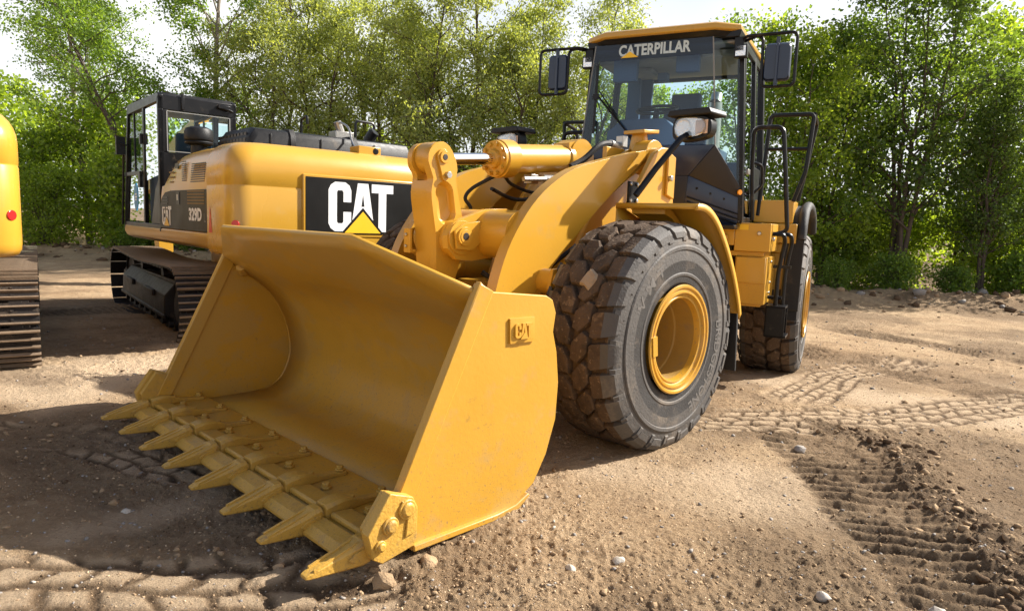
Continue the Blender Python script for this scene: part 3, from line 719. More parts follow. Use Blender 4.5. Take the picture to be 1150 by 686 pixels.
# ---- tilt cylinder
mb = MB()
ax0, ax1 = Vector((2.12, 0, 1.955)), Vector((1.30, 0, 2.03)); dv = (ax1-ax0).normalized()
mb.tube([ax0, ax0+dv*.03, ax0+dv*.035, ax0+dv*.16, ax0+dv*.165, ax1-dv*.05, ax1-dv*.045, ax1], [.134, .134, .142, .142, .110, .110, .122, .122], 36)
for k in range(10):
    t = 2*pi*k/10; o_ = ax0+Vector((0, cos(t), sin(t)))*.110; mb.tube([o_+dv*.005, o_-dv*.022], .017, 6)
mb.tube([ax0, ax0-dv*.025], [.075, .065], 24)
mb.cyl((1.20, -.10, 2.045), (1.20, .10, 2.045), .15, 28)
mb.prism([(1.36, 2.15), (1.20, 2.19), (1.06, 2.12), (1.06, 1.97), (1.36, 1.95)], 1, -.085, .085)
cy = FP(mb, 'tilt_cylinder', Y_, smooth=35)
mb = MB(); mb.cyl(ax0-dv*.02, ax0-dv*.50, .042, 24); mb.build('piston_rod', M['chrome'], cy, smooth=50)
mb = MB(); mb.cyl((2.73, -.033, 1.905), (2.73, .073, 1.905), .105, 28); mb.tube([(2.68, 0, 1.905), (2.56, 0, 1.915)], [.075, .052], 18)
mb.build('rod_eye', Y_, cy, bevel=.006)

# ---- front frame, tower
mb = MB()
tw = [(1.12, 2.06), (1.02, 2.115), (.90, 2.12), (.86, 2.05), (.80, 1.66), (.55, .62), (1.9, .62), (1.62, 1.35), (1.42, 1.66)]
for sgn in (-1, 1):
    mb.prism(tw, 1, sgn*.705, sgn*.745)
    mb.prism(tw, 1, sgn*.40, sgn*.44)
    mb.prism([(.84, 2.05), (.95, 2.09), (.95, 1.75), (.84, 1.72)], 1, sgn*.745, sgn*.77)
    mb.bolt((.93, sgn*.77, 1.88), 1, sgn, .025, .03, 1)
mb.bb((.5, -.705, .62), (1.9, .705, .70)); mb.bb((.5, -.705, .70), (.56, .705, 1.55)); mb.bb((1.05, -.40, .70), (1.11, .40, 1.75))
mb.bb((1.0, -.38, 1.9), (1.25, -.34, 2.12)); mb.bb((1.0, .34, 1.9), (1.25, .38, 2.12))
mb.bb((1.3, -.46, .45), (2.05, .46, 1.02)); mb.bb((-.15, -.28, .55), (.5, .28, .85)); mb.bb((-.1, -.25, 1.2), (.5, .25, 1.38))
FP(mb, 'front_frame', [Y_, M['steel']], bevel=.007)
mb = MB(); mb.cyl((1.675, -.82, .76), (1.675, .82, .76), .17, 24); mb.tube([(1.675, -.3, .76), (1.675, -.15, .76), (1.675, .15, .76), (1.675, .3, .76)], [.18, .3, .3, .18], 24)
FP(mb, 'front_axle', Y_)
# grease fitting bracket / lamp plinth on top of the arm pivot
mb = MB(); mb.prism([(1.02, 2.235), (1.02, 2.265), (.80, 2.285), (.80, 2.255)], 1, .37, .57); mb.cyl((.92, .46, 2.10), (.92, .46, 2.25), .085, 24, r1=.06); mb.cyl((.92, .48, 2.05), (.92, .62, 2.05), .14, 24)
FP(mb, 'pivot_cap', Y_, bevel=.006)
# hoses
for pth_, r_ in (([(2.06, -.06, 1.83), (2.17, -.17, 1.74), (2.22, -.20, 1.66), (2.16, -.20, 1.58), (2.24, -.22, 1.50)], .014),
                 ([(2.06, -.06, 1.83), (1.92, -.10, 1.855), (1.77, -.15, 1.79), (1.5, -.15, 1.74), (1.38, -.12, 1.82)], .014),
                 ([(1.42, .16, 1.95), (1.30, .20, 2.02), (1.16, .24, 2.14), (1.0, .24, 2.17), (.88, .22, 2.16)], .026),
                 ([(2.3, .1, 1.12), (2.2, .25, 1.0), (2.1, .2, .9), (1.9, .2, .95)], .02),
                 ([(1.9, -.25, 1.75), (1.6, -.28, 1.68), (1.3, -.3, 1.72), (1.1, -.28, 1.85)], .016),
                 ([(1.95, .30, 1.05), (1.7, .36, 1.25), (1.4, .34, 1.35), (1.15, .32, 1.2)], .018)):
    mb = MB(); mb.tube(smooth_path(pth_, 6), r_, 8); FP(mb, 'hydraulic_hose', M['flap'])
mb = MB()
mb.cyl((1.02, .24, 2.17), (.86, .22, 2.16), .034, 12); mb.box((.87, .25, 2.20), (.07, .07, .09)); mb.cyl((1.62, .11, 1.81), (1.42, .13, 1.80), .026, 10); mb.cyl((1.66, .08, 1.84), (1.56, .12, 1.84), .035, 8)
mb.box((1.76, .05, 1.83), (.08, .08, .07)); mb.cyl((1.05, .1, 1.88), (1.9, .1, 1.82), .02, 10)
FP(mb, 'hose_fitting', M['steel'], bevel=.003)

# ---- front fenders with rubber flaps
fo = [(1.60, 1.655), (1.50, 1.652), (1.40, 1.62), (1.29, 1.545), (1.18, 1.43), (1.07, 1.29), (.97, 1.13), (.89, .97), (.855, .87)]
fo = smooth_path(fo, 3)
for sgn in (-1, 1):
    mb = MB()
    for (y0, y1) in ((.76, 1.42),):
        r = [[(p[0], sgn*y0, p[1]), (p[0], sgn*y1, p[1])] for p in fo]
        mb.add([q for k in r for q in k], [(2*i, 2*i+1, 2*i+3, 2*i+2) for i in range(len(fo)-1)])
        lip = [[(p[0], sgn*y1, p[1]), (p[0]+.028, sgn*y1, p[1]-.04)] for p in fo]
        mb.add([q for k in lip for q in k], [(2*i, 2*i+1, 2*i+3, 2*i+2) for i in range(len(fo)-1)])
        mb.add([(1.60, sgn*y0, 1.655), (1.60, sgn*y1, 1.655), (1.60, sgn*y1, 1.622), (1.60, sgn*y0, 1.622)], [(0, 1, 2, 3)])
        mb.add([(1.60, sgn*.765, 1.655), (1.60, sgn*.765, 1.45), (1.05, sgn*.765, 1.05), (1.07, sgn*.765, 1.28), (1.3, sgn*.765, 1.55)], [(0, 1, 2, 3, 4)])
        mb.prism([(1.52, 1.64), (1.52, 1.59), (1.42, 1.56), (1.30, 1.47), (1.22, 1.38), (1.20, 1.41), (1.30, 1.52), (1.42, 1.61)], 1, sgn*.85, sgn*1.12)
    fd = FP(mb, 'fender', Y_, solid=.010, smooth=40)
    mb = MB(); mb.prism([(.86, .92), (.83, .92), (.80, .42), (.822, .42)], 1, sgn*.86, sgn*1.39); mb.build('mud_flap', M['flap'], fd, bevel=.004)
    for y in (.95, 1.32): pass

# ---- headlights on posts
for sgn in (-1, 1):
    mb = MB()
    mb.tube([(1.42, sgn*.80, 1.72), (1.28, sgn*.87, 1.93), (1.10, sgn*.955, 2.16), (1.0, sgn*.97, 2.21)], .024, 10)
    mb.box((1.40, sgn*.755, 1.745), (.11, .02, .16))
    for dx, dz in ((-.04, -.06), (.04, -.06), (-.04, .06), (.04, .06)): mb.bolt((1.40+dx, sgn*.765, 1.745+dz), 1, sgn, .014, .014, 1)
    hl = FP(mb, 'headlight', [M['black'], M['steel']], bevel=.003)
    cx, cy_, cz = .98, sgn*.985, 2.255
    mb = MB()
    mb.prism([(cy_-.185, cz+.092), (cy_-.165, cz+.128), (cy_+.165, cz+.128), (cy_+.185, cz+.092), (cy_+.178, cz+.08), (cy_-.178, cz+.08)], 0, cx-.17, cx+.085)
    mb.build('visor', M['plastic'], hl, bevel=.008)
    mb = MB()
    sh = []
    for k_ in range(24):
        t_ = 2*pi*k_/24; c_k, s_k = cos(t_), sin(t_)
        a_k = .165*abs(c_k)**.62*(1 if c_k > 0 else -1); b_k = .088*abs(s_k)**.62*(1 if s_k > 0 else -1)
        sh.append((cy_+sgn*a_k, cz-.005+b_k*(1.08-.9*a_k)))
    mb.loft([[(cx-.12, cy_+(p[0]-cy_)*.7, cz+(p[1]-cz)*.7) for p in sh], [(cx-.06, *p) for p in sh], [(cx+.03, *p) for p in sh]])
    mb.build('lamp_housing', M['black'], hl, bevel=.006)
    mb = MB()
    k = .76; mb.loft([[(cx+.031, cy_+(p[0]-cy_)*k, cz+(p[1]-cz)*k) for p in sh], [(cx+.036, cy_+(p[0]-cy_)*k, cz+(p[1]-cz)*k) for p in sh]])
    for dy_, rr_0 in ((-sgn*.065, .066),):
        mb.lathe([(.0, cx+.032), (rr_0*.35, cx+.033), (rr_0*.8, cx+.036), (rr_0, cx+.040), (rr_0*1.06, cx+.038)], c=(0, cy_+dy_, cz-.008), ax=0, seg=24)
    mb.build('reflector', M['silver'], hl, smooth=20)
    mb = MB(); k = .80; mb.loft([[(cx+.040, cy_+(p[0]-cy_)*k, cz+(p[1]-cz)*k) for p in sh], [(cx+.062, cy_+(p[0]-cy_)*k*.97, cz+(p[1]-cz)*k*.95) for p in sh]])
    mb.build('lens', M['lens'], hl, bevel=.006)
    mb = MB(); mb.box((cx+.037, cy_+.09, cz-.005), (.006, .10, .10)); mb.build('turn_signal', mat('pale_amber_lens', (.72, .50, .36), .15, var=.1, scale=60, bump=.5, bscale=120), hl)

# ---- wheels
def wheel_meshes():
    W = .30
    prof = [(.35, .20), (.362, .285), (.385, .300), (.455, .306), (.53, .314), (.61, .312), (.68, .304), (.715, .292), (.738, .262), (.740, .1), (.740, -.1), (.738, -.240), (.705, -.272), (.66, -.282), (.61, -.286), (.53, -.286), (.40, -.28), (.375, -.262), (.36, -.20)]
    mb = MB(); mb.lathe(prof[2:5], seg=96, mi=4); mb.lathe(prof[4:9], seg=96, mi=0); mb.lathe(prof[8:12], seg=96, mi=2); mb.lathe(prof[11:], seg=96, mi=0); mb.lathe(prof[:3], seg=96, mi=4)
    # raised bands on the outer wall
    mb.lathe([(.60, .3125), (.605, .319), (.625, .319), (.635, .312)], seg=96); mb.lathe([(.42, .298), (.43, .3085), (.445, .310), (.452, .3055)], seg=96)
    rg = random.Random(3)
    def wall(r):
        for (r0, y0), (r1, y1) in zip(prof[:-1], prof[1:]):
            if r0 <= r <= r1: return y0+(y1-y0)*(r-r0)/(r1-r0)
        return .3
    # seen from +Y (outside): right of the picture is -X, so angle runs the other way
    def lettering2(s, mid, r, h, width):
        v, f = text_polys(s, .015); Wt = max(p[0] for p in v); vs_ = []
        for p in v:
            rr = r+(p[1]-.5)*h; a = mid+width/2-(p[0]/Wt)*width       # a measured counter-clockwise in the outside view
            vs_.append((-rr*cos(a), wall(rr)+.002, rr*sin(a)))
        mb.add(vs_, f, 1)
    lettering2('BRIDGESTONE', radians(-38), .535, .075, radians(80))
    lettering2('V M T', radians(128), .535, .075, radians(40))
    N = 25
    def block(a, y, la, wy, sk, top=.784, mi=2, base=.734):
        # hexagonal lug: la = half length along the tread (m), wy = half width
        o = [(-1, -.25), (-.5, -1), (.62, -.92), (1, .25), (.5, 1), (-.62, .92)]
        vs_ = []; jit = [(rg.uniform(-.03, .03), rg.uniform(-.03, .03)) for _ in o]
        for (kk, rr) in ((1.06, base), (1.0, top-.022), (.93, top-.004), (.78, top+.001)):
            for (u, v), (ju, jv) in zip(o, jit):
                yy = y+(v+jv)*wy*kk; aa = a+((u+ju)*la*kk+sk*(yy-y))/.78; r_ = rr+(rg.uniform(-.0025, .0025) if rr > base else 0)-.10*max(0, abs(yy)-.17)**1.3*2.2
                vs_.append((r_*cos(aa), yy, r_*sin(aa)))
        fs = [(k+6*L, (k+1) % 6+6*L, (k+1) % 6+6*(L+1), k+6*(L+1)) for L in (0, 1, 2) for k in range(6)]+[tuple(range(18, 24))]
        mb.add(vs_, fs, mi)
    for i in range(N):
        a = 2*pi*i/N
        for j, (y, off) in enumerate(((-.075, 0), (.075, .5))):
            block(a+2*pi/N*off, y, .097, .071, .5*(1 if y > 0 else -1), mi=2)
        for sgn in (-1, 1):
            # shoulder lug running over the edge onto the side wall
            aa = a+2*pi/N*(.25 if sgn > 0 else .75); la = .078/.78
            q_ = 1 if sgn > 0 else .91; secs = [(.152*q_, .782, .735, .85), (.175*q_, .785, .735, 1.0), (.235*q_, .777, .731, 1.0), (.282*q_, .757, .722, .95), (.306*q_, .725, .705, .85), (.3135*q_, .685, .676, .7)]
            rings = []
            for (yy, rt_, rb, k) in secs:
                sh = .45*(yy-.15)*sgn*0+.25*(yy-.15)
                rr = rt_+rg.uniform(-.004, .004)
                rings.append([(rr*cos(aa+sh-la*k), sgn*yy, rr*sin(aa+sh-la*k)), (rr*cos(aa+sh+la*k), sgn*yy, rr*sin(aa+sh+la*k)),
                              (rb*cos(aa+sh+la*k*1.06), sgn*(yy-.02), rb*sin(aa+sh+la*k*1.06)), (rb*cos(aa+sh-la*k*1.06), sgn*(yy-.02), rb*sin(aa+sh-la*k*1.06))])
            mb.loft(rings[:3], 2); mb.loft(rings[2:], 0)
            # small notch bars between the lugs
            ab = a+2*pi/N*(.25+.5 if sgn > 0 else .75+.5)
            mb.loft([[(r_*cos(ab-w/.75), sgn*y_, r_*sin(ab-w/.75)), (r_*cos(ab+w/.75), sgn*y_, r_*sin(ab+w/.75)), ((r_-.02)*cos(ab+w/.75), sgn*(y_-.012), (r_-.02)*sin(ab+w/.75)), ((r_-.02)*cos(ab-w/.75), sgn*(y_-.012), (r_-.02)*sin(ab-w/.75))] for (r_, y_, w) in ((.745, .285, .03), (.715, .306, .026), (.665, .3125, .02))], 0)
    ty = mb.build('tyre', [M['rubber'], mat('raised_letter_rubber', (.12, .11, .10), .6, var=.15), M['mud'], M['mudlight'], M['darkrubber']], bevel=.0, smooth=26)
    mb = MB()
    mb.lathe([(.30, .10), (.30, .26), (.318, .285), (.335, .287), (.345, .300), (.362, .302), (.372, .316), (.366, .326), (.352, .326), (.344, .314), (.336, .312), (.330, .322), (.316, .322), (.310, .304), (.300, .298), (.292, .306), (.282, .304), (.278, .285), (.276, .262)], seg=72)
    mb.lathe([(.276, .262), (.270, .12), (.262, .11), (.258, .05), (.256, -.12), (.25, -.14)], seg=72, mi=1)
    mb.lathe([(.30, .10), (.30, -.26), (.36, -.30), (.365, -.31), (.345, -.31), (.28, -.25)], seg=48)
    for dz in (0,): mb.box((.318, .318, .03), (.05, .03, .13))
    rim = mb.build('rim', [Y_, M['rimdustshade']], smooth=30)
    mb = MB(); mb.lathe([(.0, -.05), (.11, -.05), (.12, -.09), (.17, -.09), (.18, -.13), (.27, -.13)], seg=48)
    for k in range(16): t = 2*pi*k/16; mb.cyl((.215*cos(t), -.13, .215*sin(t)), (.215*cos(t), -.105, .215*sin(t)), .016, 6)
    wh = mb.build('wheel', M['rimdustshade'], smooth=30)
    ty.parent = wh; rim.parent = wh
    return wh
wheel0 = wheel_meshes()
first = True
for fx, sgn in ((1, 1), (1, -1), (-1, 1), (-1, -1)):
    w = wheel0 if first else copy_tree(wheel0); first = False
    p = Vector((1.675*fx, sgn*(1.082 if fx > 0 else 1.05), .752-(.055 if fx < 0 else 0)))
    if fx > 0: p = Matrix.Rotation(ART, 3, 'Z') @ p
    w.parent = loader; w.location = p
    w.rotation_euler = (0, radians({(1, 1): 8, (1, -1): 40, (-1, 1): 65, (-1, -1): 20}[(fx, sgn)]), (ART if fx > 0 else 0)+(0 if sgn > 0 else pi))

# flake of dry earth caught between the lugs of the near front tyre
mb = MB(); nr_ = Vector((cos(radians(31)), 0, sin(radians(31)))); tg_ = Vector((-sin(radians(31)), 0, cos(radians(31)))); ce_ = Vector((1.675, 1.13, .752))+nr_*.782
rf_ = random.Random(9); ring_ = [(.075*(1+.4*rf_.uniform(-1, 1))*cos(2*pi*k/9), .06*(1+.4*rf_.uniform(-1, 1))*sin(2*pi*k/9)) for k in range(9)]
mb.loft([[ce_+tg_*a+Vector((0, b, 0))+nr_*(h_+.01*rf_.uniform(-1, 1)) for a, b in [(p[0]*k_, p[1]*k_) for p in ring_]] for h_, k_ in ((-.02, .9), (.004, 1), (.022, .8))])
FP(mb, 'mud_flake', M['mudlight'], smooth=15)
# ---- rear frame, engine hood
mb = MB()
mb.bb((-3.6, -.42, .55), (-.1, .42, 1.05)); mb.bb((-.25, -.3, .85), (.05, .3, 1.2))
mb.bb((-.9, -.72, 1.05), (-.15, .72, 1.45)); mb.bb((-1.5, -.78, 1.35), (-.2, .78, 1.52))
RP(mb, 'rear_frame', Y_, bevel=.01)
mb = MB(); mb.cyl((-1.675, -.8, .705), (-1.675, .8, .705), .17, 24); mb.tube([(-1.675, -.3, .705), (-1.675, -.15, .705), (-1.675, .15, .705), (-1.675, .3, .705)], [.18, .3, .3, .18], 24); RP(mb, 'rear_axle', Y_)
mb = MB(); mb.loft([[(x, -.62, 1.05), (x, .62, 1.05), (x, .60, z-.08), (x, .52, z), (x, -.52, z), (x, -.60, z-.08)] for x, z in ((-1.62, 2.20), (-2.6, 2.18), (-3.45, 2.05), (-3.6, 1.95))])
hood = RP(mb, 'engine_hood', Y_, bevel=.012)
for sgn in (-1, 1):
    mb = MB()
    for k in range(9): mb.bb((-3.2+k*.11, sgn*.612, 1.4), (-3.13+k*.11, sgn*.625, 1.85))
    mb.build('vent_slats', M['black'], hood)
mb = MB(); mb.cyl((-2.15, .12, 2.15), (-2.15, .12, 3.02), .085, 24); mb.cyl((-2.15, .12, 3.02), (-2.22, .12, 3.12), .07, 20); mb.build('exhaust_stack', M['steel'], hood)
mb = MB(); mb.bb((-4.2, -1.2, .55), (-3.6, 1.2, 1.25)); RP(mb, 'counterweight', Y_, bevel=.05, bseg=3)

# left side: steps box, platform, fender with rubber edge
for sgn in (-1, 1):
    mb = MB()
    mb.bb((-.85, sgn*.78, 1.30), (-.20, sgn*1.10, 1.565)); mb.bb((-.86, sgn*.80, .80), (-.215, sgn*1.085, 1.25)); mb.bb((-.8, sgn*.74, 1.25), (-.26, sgn*1.05, 1.30))
    mb.bb((-.212, sgn*.81, 1.0), (-.200, sgn*1.075, 1.245)); mb.bb((-.85, sgn*.83, .775), (-.25, sgn*1.05, .80))
    for z in (.9, 1.2, 1.0): mb.bolt((-.5, sgn*1.086, z), 1, sgn, .015, .012, 1)
    mb.bolt((-.2, sgn*1.0, 1.47), 0, 1, .02, .03, 1); mb.bolt((-.3, sgn*1.10, 1.42), 1, sgn, .02, .03, 1)
    sb = RP(mb, 'step_box', [Y_, M['steel'], M['black']], bevel=.008)
    mb = MB(); mb.bb((-.199, sgn*.82, 1.50), (-.197, sgn*.90, 1.55)); mb.build('warning_sticker', M['decal_yellow'], sb)
    mb = MB(); mb.bb((-1.35, sgn*.84, 1.58), (-.89, sgn*1.22, 1.81)); mb.bb((-1.35, sgn*.98, 1.38), (-.86, sgn*1.27, 1.575)); mb.bb((-1.3, sgn*.98, 1.28), (-.90, sgn*1.18, 1.375)); mb.bb((-1.30, sgn*1.0, .75), (-.92, sgn*1.19, 1.28))
    RP(mb, 'platform', Y_, bevel=.01)
    mb = MB()
    pth = [(-.84, sgn*1.13, .72), (-.86, sgn*1.13, 1.10), (-.90, sgn*1.13, 1.42), (-.98, sgn*1.13, 1.60), (-1.15, sgn*1.13, 1.72), (-1.6, sgn*1.13, 1.78), (-2.2, sgn*1.13, 1.70), (-2.45, sgn*1.13, 1.5)]
    pth = smooth_path(pth, 4)
    w0, w1 = sgn*1.17, sgn*1.345
    mb.loft([[(p[0], w0, p[2]), (p[0], w1, p[2]), (p[0]-.022, w1, p[2]-.022), (p[0]-.022, w0, p[2]-.022)] for p in pth])
    up_ = [p for p in pth if p[2] > 1.38]
    mb.tube([(p[0]+.0, w1-sgn*.03, p[2]) for p in up_], .048, 12)
    mb.bb((-.905, w0, .60), (-.885, sgn*1.335, 1.45))
    rf = RP(mb, 'rear_fender', M['flap'], smooth=40)
    # step hanging under the box with two tubes
    mb = MB()
    mb.bb((-.60, sgn*1.09, .48), (-.585, sgn*1.27, .78)); mb.bb((-.38, sgn*1.09, .48), (-.365, sgn*1.27, .78)); mb.bb((-.60, sgn*1.09, .765), (-.365, sgn*1.27, .785)); mb.bb((-.60, sgn*1.10, .48), (-.365, sgn*1.29, .505)); mb.bb((-.60, sgn*1.09, .48), (-.365, sgn*1.105, .78))
    mb.bb((-.365, sgn*1.10, .50), (-.36, sgn*1.25, .765))
    st = RP(mb, 'boarding_step', M['black'], bevel=.004)
    mb = MB()
    for dx, dy in ((-.42, 0), (-.56, .05)):
        mb.tube(round_path([(dx+.05, sgn*1.10, 1.47), (dx+.05, sgn*(1.20+dy), 1.47), (dx, sgn*(1.21+dy), 1.40), (dx, sgn*(1.17+dy), 1.1), (dx, sgn*(1.17+dy), .78)], .06), .021, 10)
    mb.tube([(-.45, sgn*1.09, .86), (-.45, sgn*1.22, .86)], .018, 8); mb.box((-.45, sgn*1.20, 1.16), (.04, .16, .03))
    mb.build('grab_tube', M['black'], st)
    # handrails
    mb = MB()
    mb.tube(round_path([(-.52, sgn*.88, 1.60), (-.45, sgn*.85, 2.10), (-.40, sgn*.85, 2.47), (-.40, sgn*1.115, 2.47), (-.40, sgn*1.17, 2.0), (-.42, sgn*1.22, 1.50), (-.42, sgn*1.12, 1.47)], .07), .021, 10)
    RP(mb, 'handrail', M['black']); mb = MB()
    mb.tube(round_path([(-.9, sgn*.88, 1.65), (-.9, sgn*.93, 2.655), (-.9, sgn*1.335, 2.655), (-.9, sgn*1.30, 2.10), (-.9, sgn*1.21, 1.80)], .05), .021, 10)
    mb.tube([(-.9, sgn*.92, 2.32), (-.9, sgn*1.32, 2.32)], .018, 10)
    mb.tube(round_path([(-.905, sgn*1.335, 2.655), (-1.3, sgn*1.34, 2.62), (-1.3, sgn*1.22, 1.82)], .06), .021, 10)
    RP(mb, 'handrail', M['black']); mb = MB()
    mb.tube(round_path([(-.55, sgn*.82, 2.16), (-.62, sgn*.92, 2.14), (-.72, sgn*.92, 1.95), (-.7, sgn*.82, 1.84)], .04), .015, 8)
    RP(mb, 'door_grip', M['black'])

# ---- cab
mb = MB()
def post(mb, a, b, w=.05, d=.05, mi=0):
    a, b = Vector(a), Vector(b); rings = []
    for p in (a, b): rings.append([(p.x-d/2, p.y-w/2, p.z), (p.x+d/2, p.y-w/2, p.z), (p.x+d/2, p.y+w/2, p.z), (p.x-d/2, p.y+w/2, p.z)])
    mb.loft(rings, mi)
yt, yb = .715, .815
for sgn in (-1, 1):
    post(mb, (-.17, sgn*yb, 1.58), (-.17, sgn*yt, 3.24), .06, .055)       # front post
    post(mb, (-.27, sgn*(yb+.005), 1.55), (-.27, sgn*(yt+.01), 3.2), .04, .035)
    post(mb, (-.95, sgn*yb, 1.55), (-.95, sgn*yt, 3.24), .05, .09)
    post(mb, (-1.48, sgn*yb, 1.55), (-1.48, sgn*yt, 3.24), .08, .10)
    mb.bb((-1.5, sgn*.68, 3.18), (-.15, sgn*.74, 3.25)); mb.bb((-1.5, sgn*.78, 1.52), (-.2, sgn*.835, 1.62))
    mb.bb((-1.48, sgn*.78, 1.62), (-.97, sgn*.80, 2.15))
mb.bb((-1.52, -.72, 3.16), (-1.44, .72, 3.25)); mb.bb((-1.52, -.8, 1.52), (-1.44, .8, 2.20)); mb.bb((-1.52, -.80, 1.50), (.0, .80, 1.54))
mb.prism([(-.72, 3.22), (.72, 3.22), (.74, 3.28), (-.74, 3.28)], 0, -1.5, .0)
cab = RP(mb, 'cab', M['black'], bevel=.006)
# roof
mb = MB()
def rring(z, e, xf):
    return [(xf, -.52, z), (xf, .52, z), (xf-.14, .70+e, z), (-1.45, .72+e, z), (-1.62-e, .62, z), (-1.62-e, -.62, z), (-1.45, -.72-e, z), (xf-.14, -.70-e, z)]
mb.loft([rring(3.272, .02, .11), rring(3.282, .035, .125), rring(3.325, .03, .12), rring(3.345, .0, .08), rring(3.352, -.18, -.08)])
mb.build('roof', M['exc_yellow'], cab, bevel=.012, bseg=3, smooth=40)
mb = MB(); mb.loft([rring(3.225, -.01, .065), rring(3.271, .01, .095)]); mb.build('roof_edge', M['black'], cab, bevel=.006)
# glazing: flat windscreen with a slanted pane at each side
XF = .05
mb = MB(); mb.add([(XF, -.735, 2.27), (XF, .585, 2.27), (XF, .50, 3.225), (XF, -.625, 3.225)], [(0, 1, 2, 3)])
ws = mb.build('windscreen', M['winglass'], cab, smooth=0)
mb = MB(); mb.add([(XF+.003, -.640, 3.075), (XF+.003, .510, 3.075), (XF+.003, .497, 3.224), (XF+.003, -.622, 3.224)], [(0, 1, 2, 3)])
mb.build('sun_band', M['band'], ws, smooth=0)
mb = MB()
put_text(mb, 'CATERPILLAR', (XF+.008, -.385, 3.105), (0, 1, 0), (0, 0, 1), .69, .108, 0, .035)
mb.add([(XF+.011, -.34+d, z) for d, z in ((-.02, 3.093), (.15, 3.093), (.065, 3.150))], [(0, 1, 2)], 1)
mb.build('lettering', [M['paledecal'], M['decal_yellow']], ws, smooth=0)
for sgn in (-1, 1):
    mb = MB(); P = [(XF-.002, .585 if sgn > 0 else -.735, 2.27), (XF-.002, .50 if sgn > 0 else -.625, 3.225), (-.15, sgn*.71, 3.20), (-.15, sgn*.80, 1.90)]
    mb.add(P, [(0, 1, 2, 3)]); mb.build('corner_window', M['glass'], cab, smooth=0)
    mb = MB(); mb.tube([(XF, .585 if sgn > 0 else -.735, 2.27), (XF, .50 if sgn > 0 else -.625, 3.225)], .007, 6); mb.build('window_seal', M['grey'], cab)
    mb = MB(); mb.add([(-.28, sgn*.812, 1.66), (-.93, sgn*.812, 1.66), (-.93, sgn*.722, 3.18), (-.28, sgn*.722, 3.18)], [(0, 1, 2, 3)]); dr = mb.build('door_window', M['glass'], cab, smooth=0)
    mb = MB(); mb.box((-.36, sgn*.83, 2.05), (.12, .03, .05)); mb.build('door_handle', M['steel'], dr, bevel=.004)
    mb = MB(); mb.add([(-1.0, sgn*.788, 2.16), (-1.42, sgn*.788, 2.16), (-1.42, sgn*.725, 3.18), (-1.0, sgn*.725, 3.18)], [(0, 1, 2, 3)]); mb.build('side_window', M['glass'], cab, smooth=0)
mb = MB(); mb.add([(-1.49, -.74, 2.2), (-1.49, .74, 2.2), (-1.49, .70, 3.16), (-1.49, -.70, 3.16)], [(0, 1, 2, 3)]); mb.build('rear_window', M['glass'], cab, smooth=0)
# lower front body
mb = MB()
for sgn in (-1, 1):
    A = (XF, .585 if sgn > 0 else -.735, 2.265); B = (XF, sgn*.36, 1.985); C = (-.15, sgn*.79, 1.80); D = (-.15, sgn*.80, 1.90)
    mb.add([A, B, C, D], [(0, 1, 2, 3)], 1)
    E_ = (XF-.01, sgn*.33, 1.70); F_ = (-.15, sgn*.80, 1.57)
    mb.add([B, E_, F_, C], [(0, 1, 2, 3)], 0)
    mb.add([E_, (XF-.05, sgn*.33, 1.60), (-.17, sgn*.76, 1.50), F_], [(0, 1, 2, 3)], 0)
    mb.add([C, F_, (-.24, sgn*.81, 1.57), (-.24, sgn*.81, 1.80)], [(0, 1, 2, 3)], 0)
mb.add([(XF, -.735, 2.265), (XF, .585, 2.265), (XF, .36, 1.985), (XF, -.36, 1.985)], [(0, 1, 2, 3)], 2)
mb.add([(XF, -.36, 1.985), (XF, .36, 1.985), (XF-.01, .33, 1.60), (XF-.01, -.33, 1.60)], [(0, 1, 2, 3)], 1)
lb = mb.build('front_panel', [M['navy'], M['brownblack'], M['navy']], cab, solid=.02, bevel=.006, smooth=20)
for sgn in (-1, 1):
    mb = MB()
    for k in range(3):
        z = 1.76-k*.045
        mb.tube([(XF+.006, sgn*.36, z+.03), (-.135, sgn*.80, z-.115)], .009, 6)
    for k in range(3): t = (k+.7)/3.6; mb.bolt((XF+.012-.2*t, sgn*(.36+.42*t), 1.90-.16*t), 0, 1, .012, .008, 0)
    mb.build('panel_ribs', M['black'], lb)
for sgn in (-1, 1):
    mb = MB(); mb.cyl((-.132, sgn*.80, 1.845), (-.122, sgn*.812, 1.845), .024, 18); mb.build('marker_light', M['orange'], cab)
# wiper
mb = MB(); mb.tube([(XF+.03, -.15, 2.28), (XF+.035, -.58, 2.76)], .010, 6); mb.tube([(XF+.03, -.19, 2.30), (XF+.04, -.56, 2.80)], .007, 6); mb.box((XF+.028, -.59, 2.72), (.018, .022, .66), rot=Matrix.Rotation(radians(-1.5), 3, 'X')); mb.box((XF+.04, -.585, 2.74), (.02, .06, .05))
mb.build('wiper', M['black'], cab)
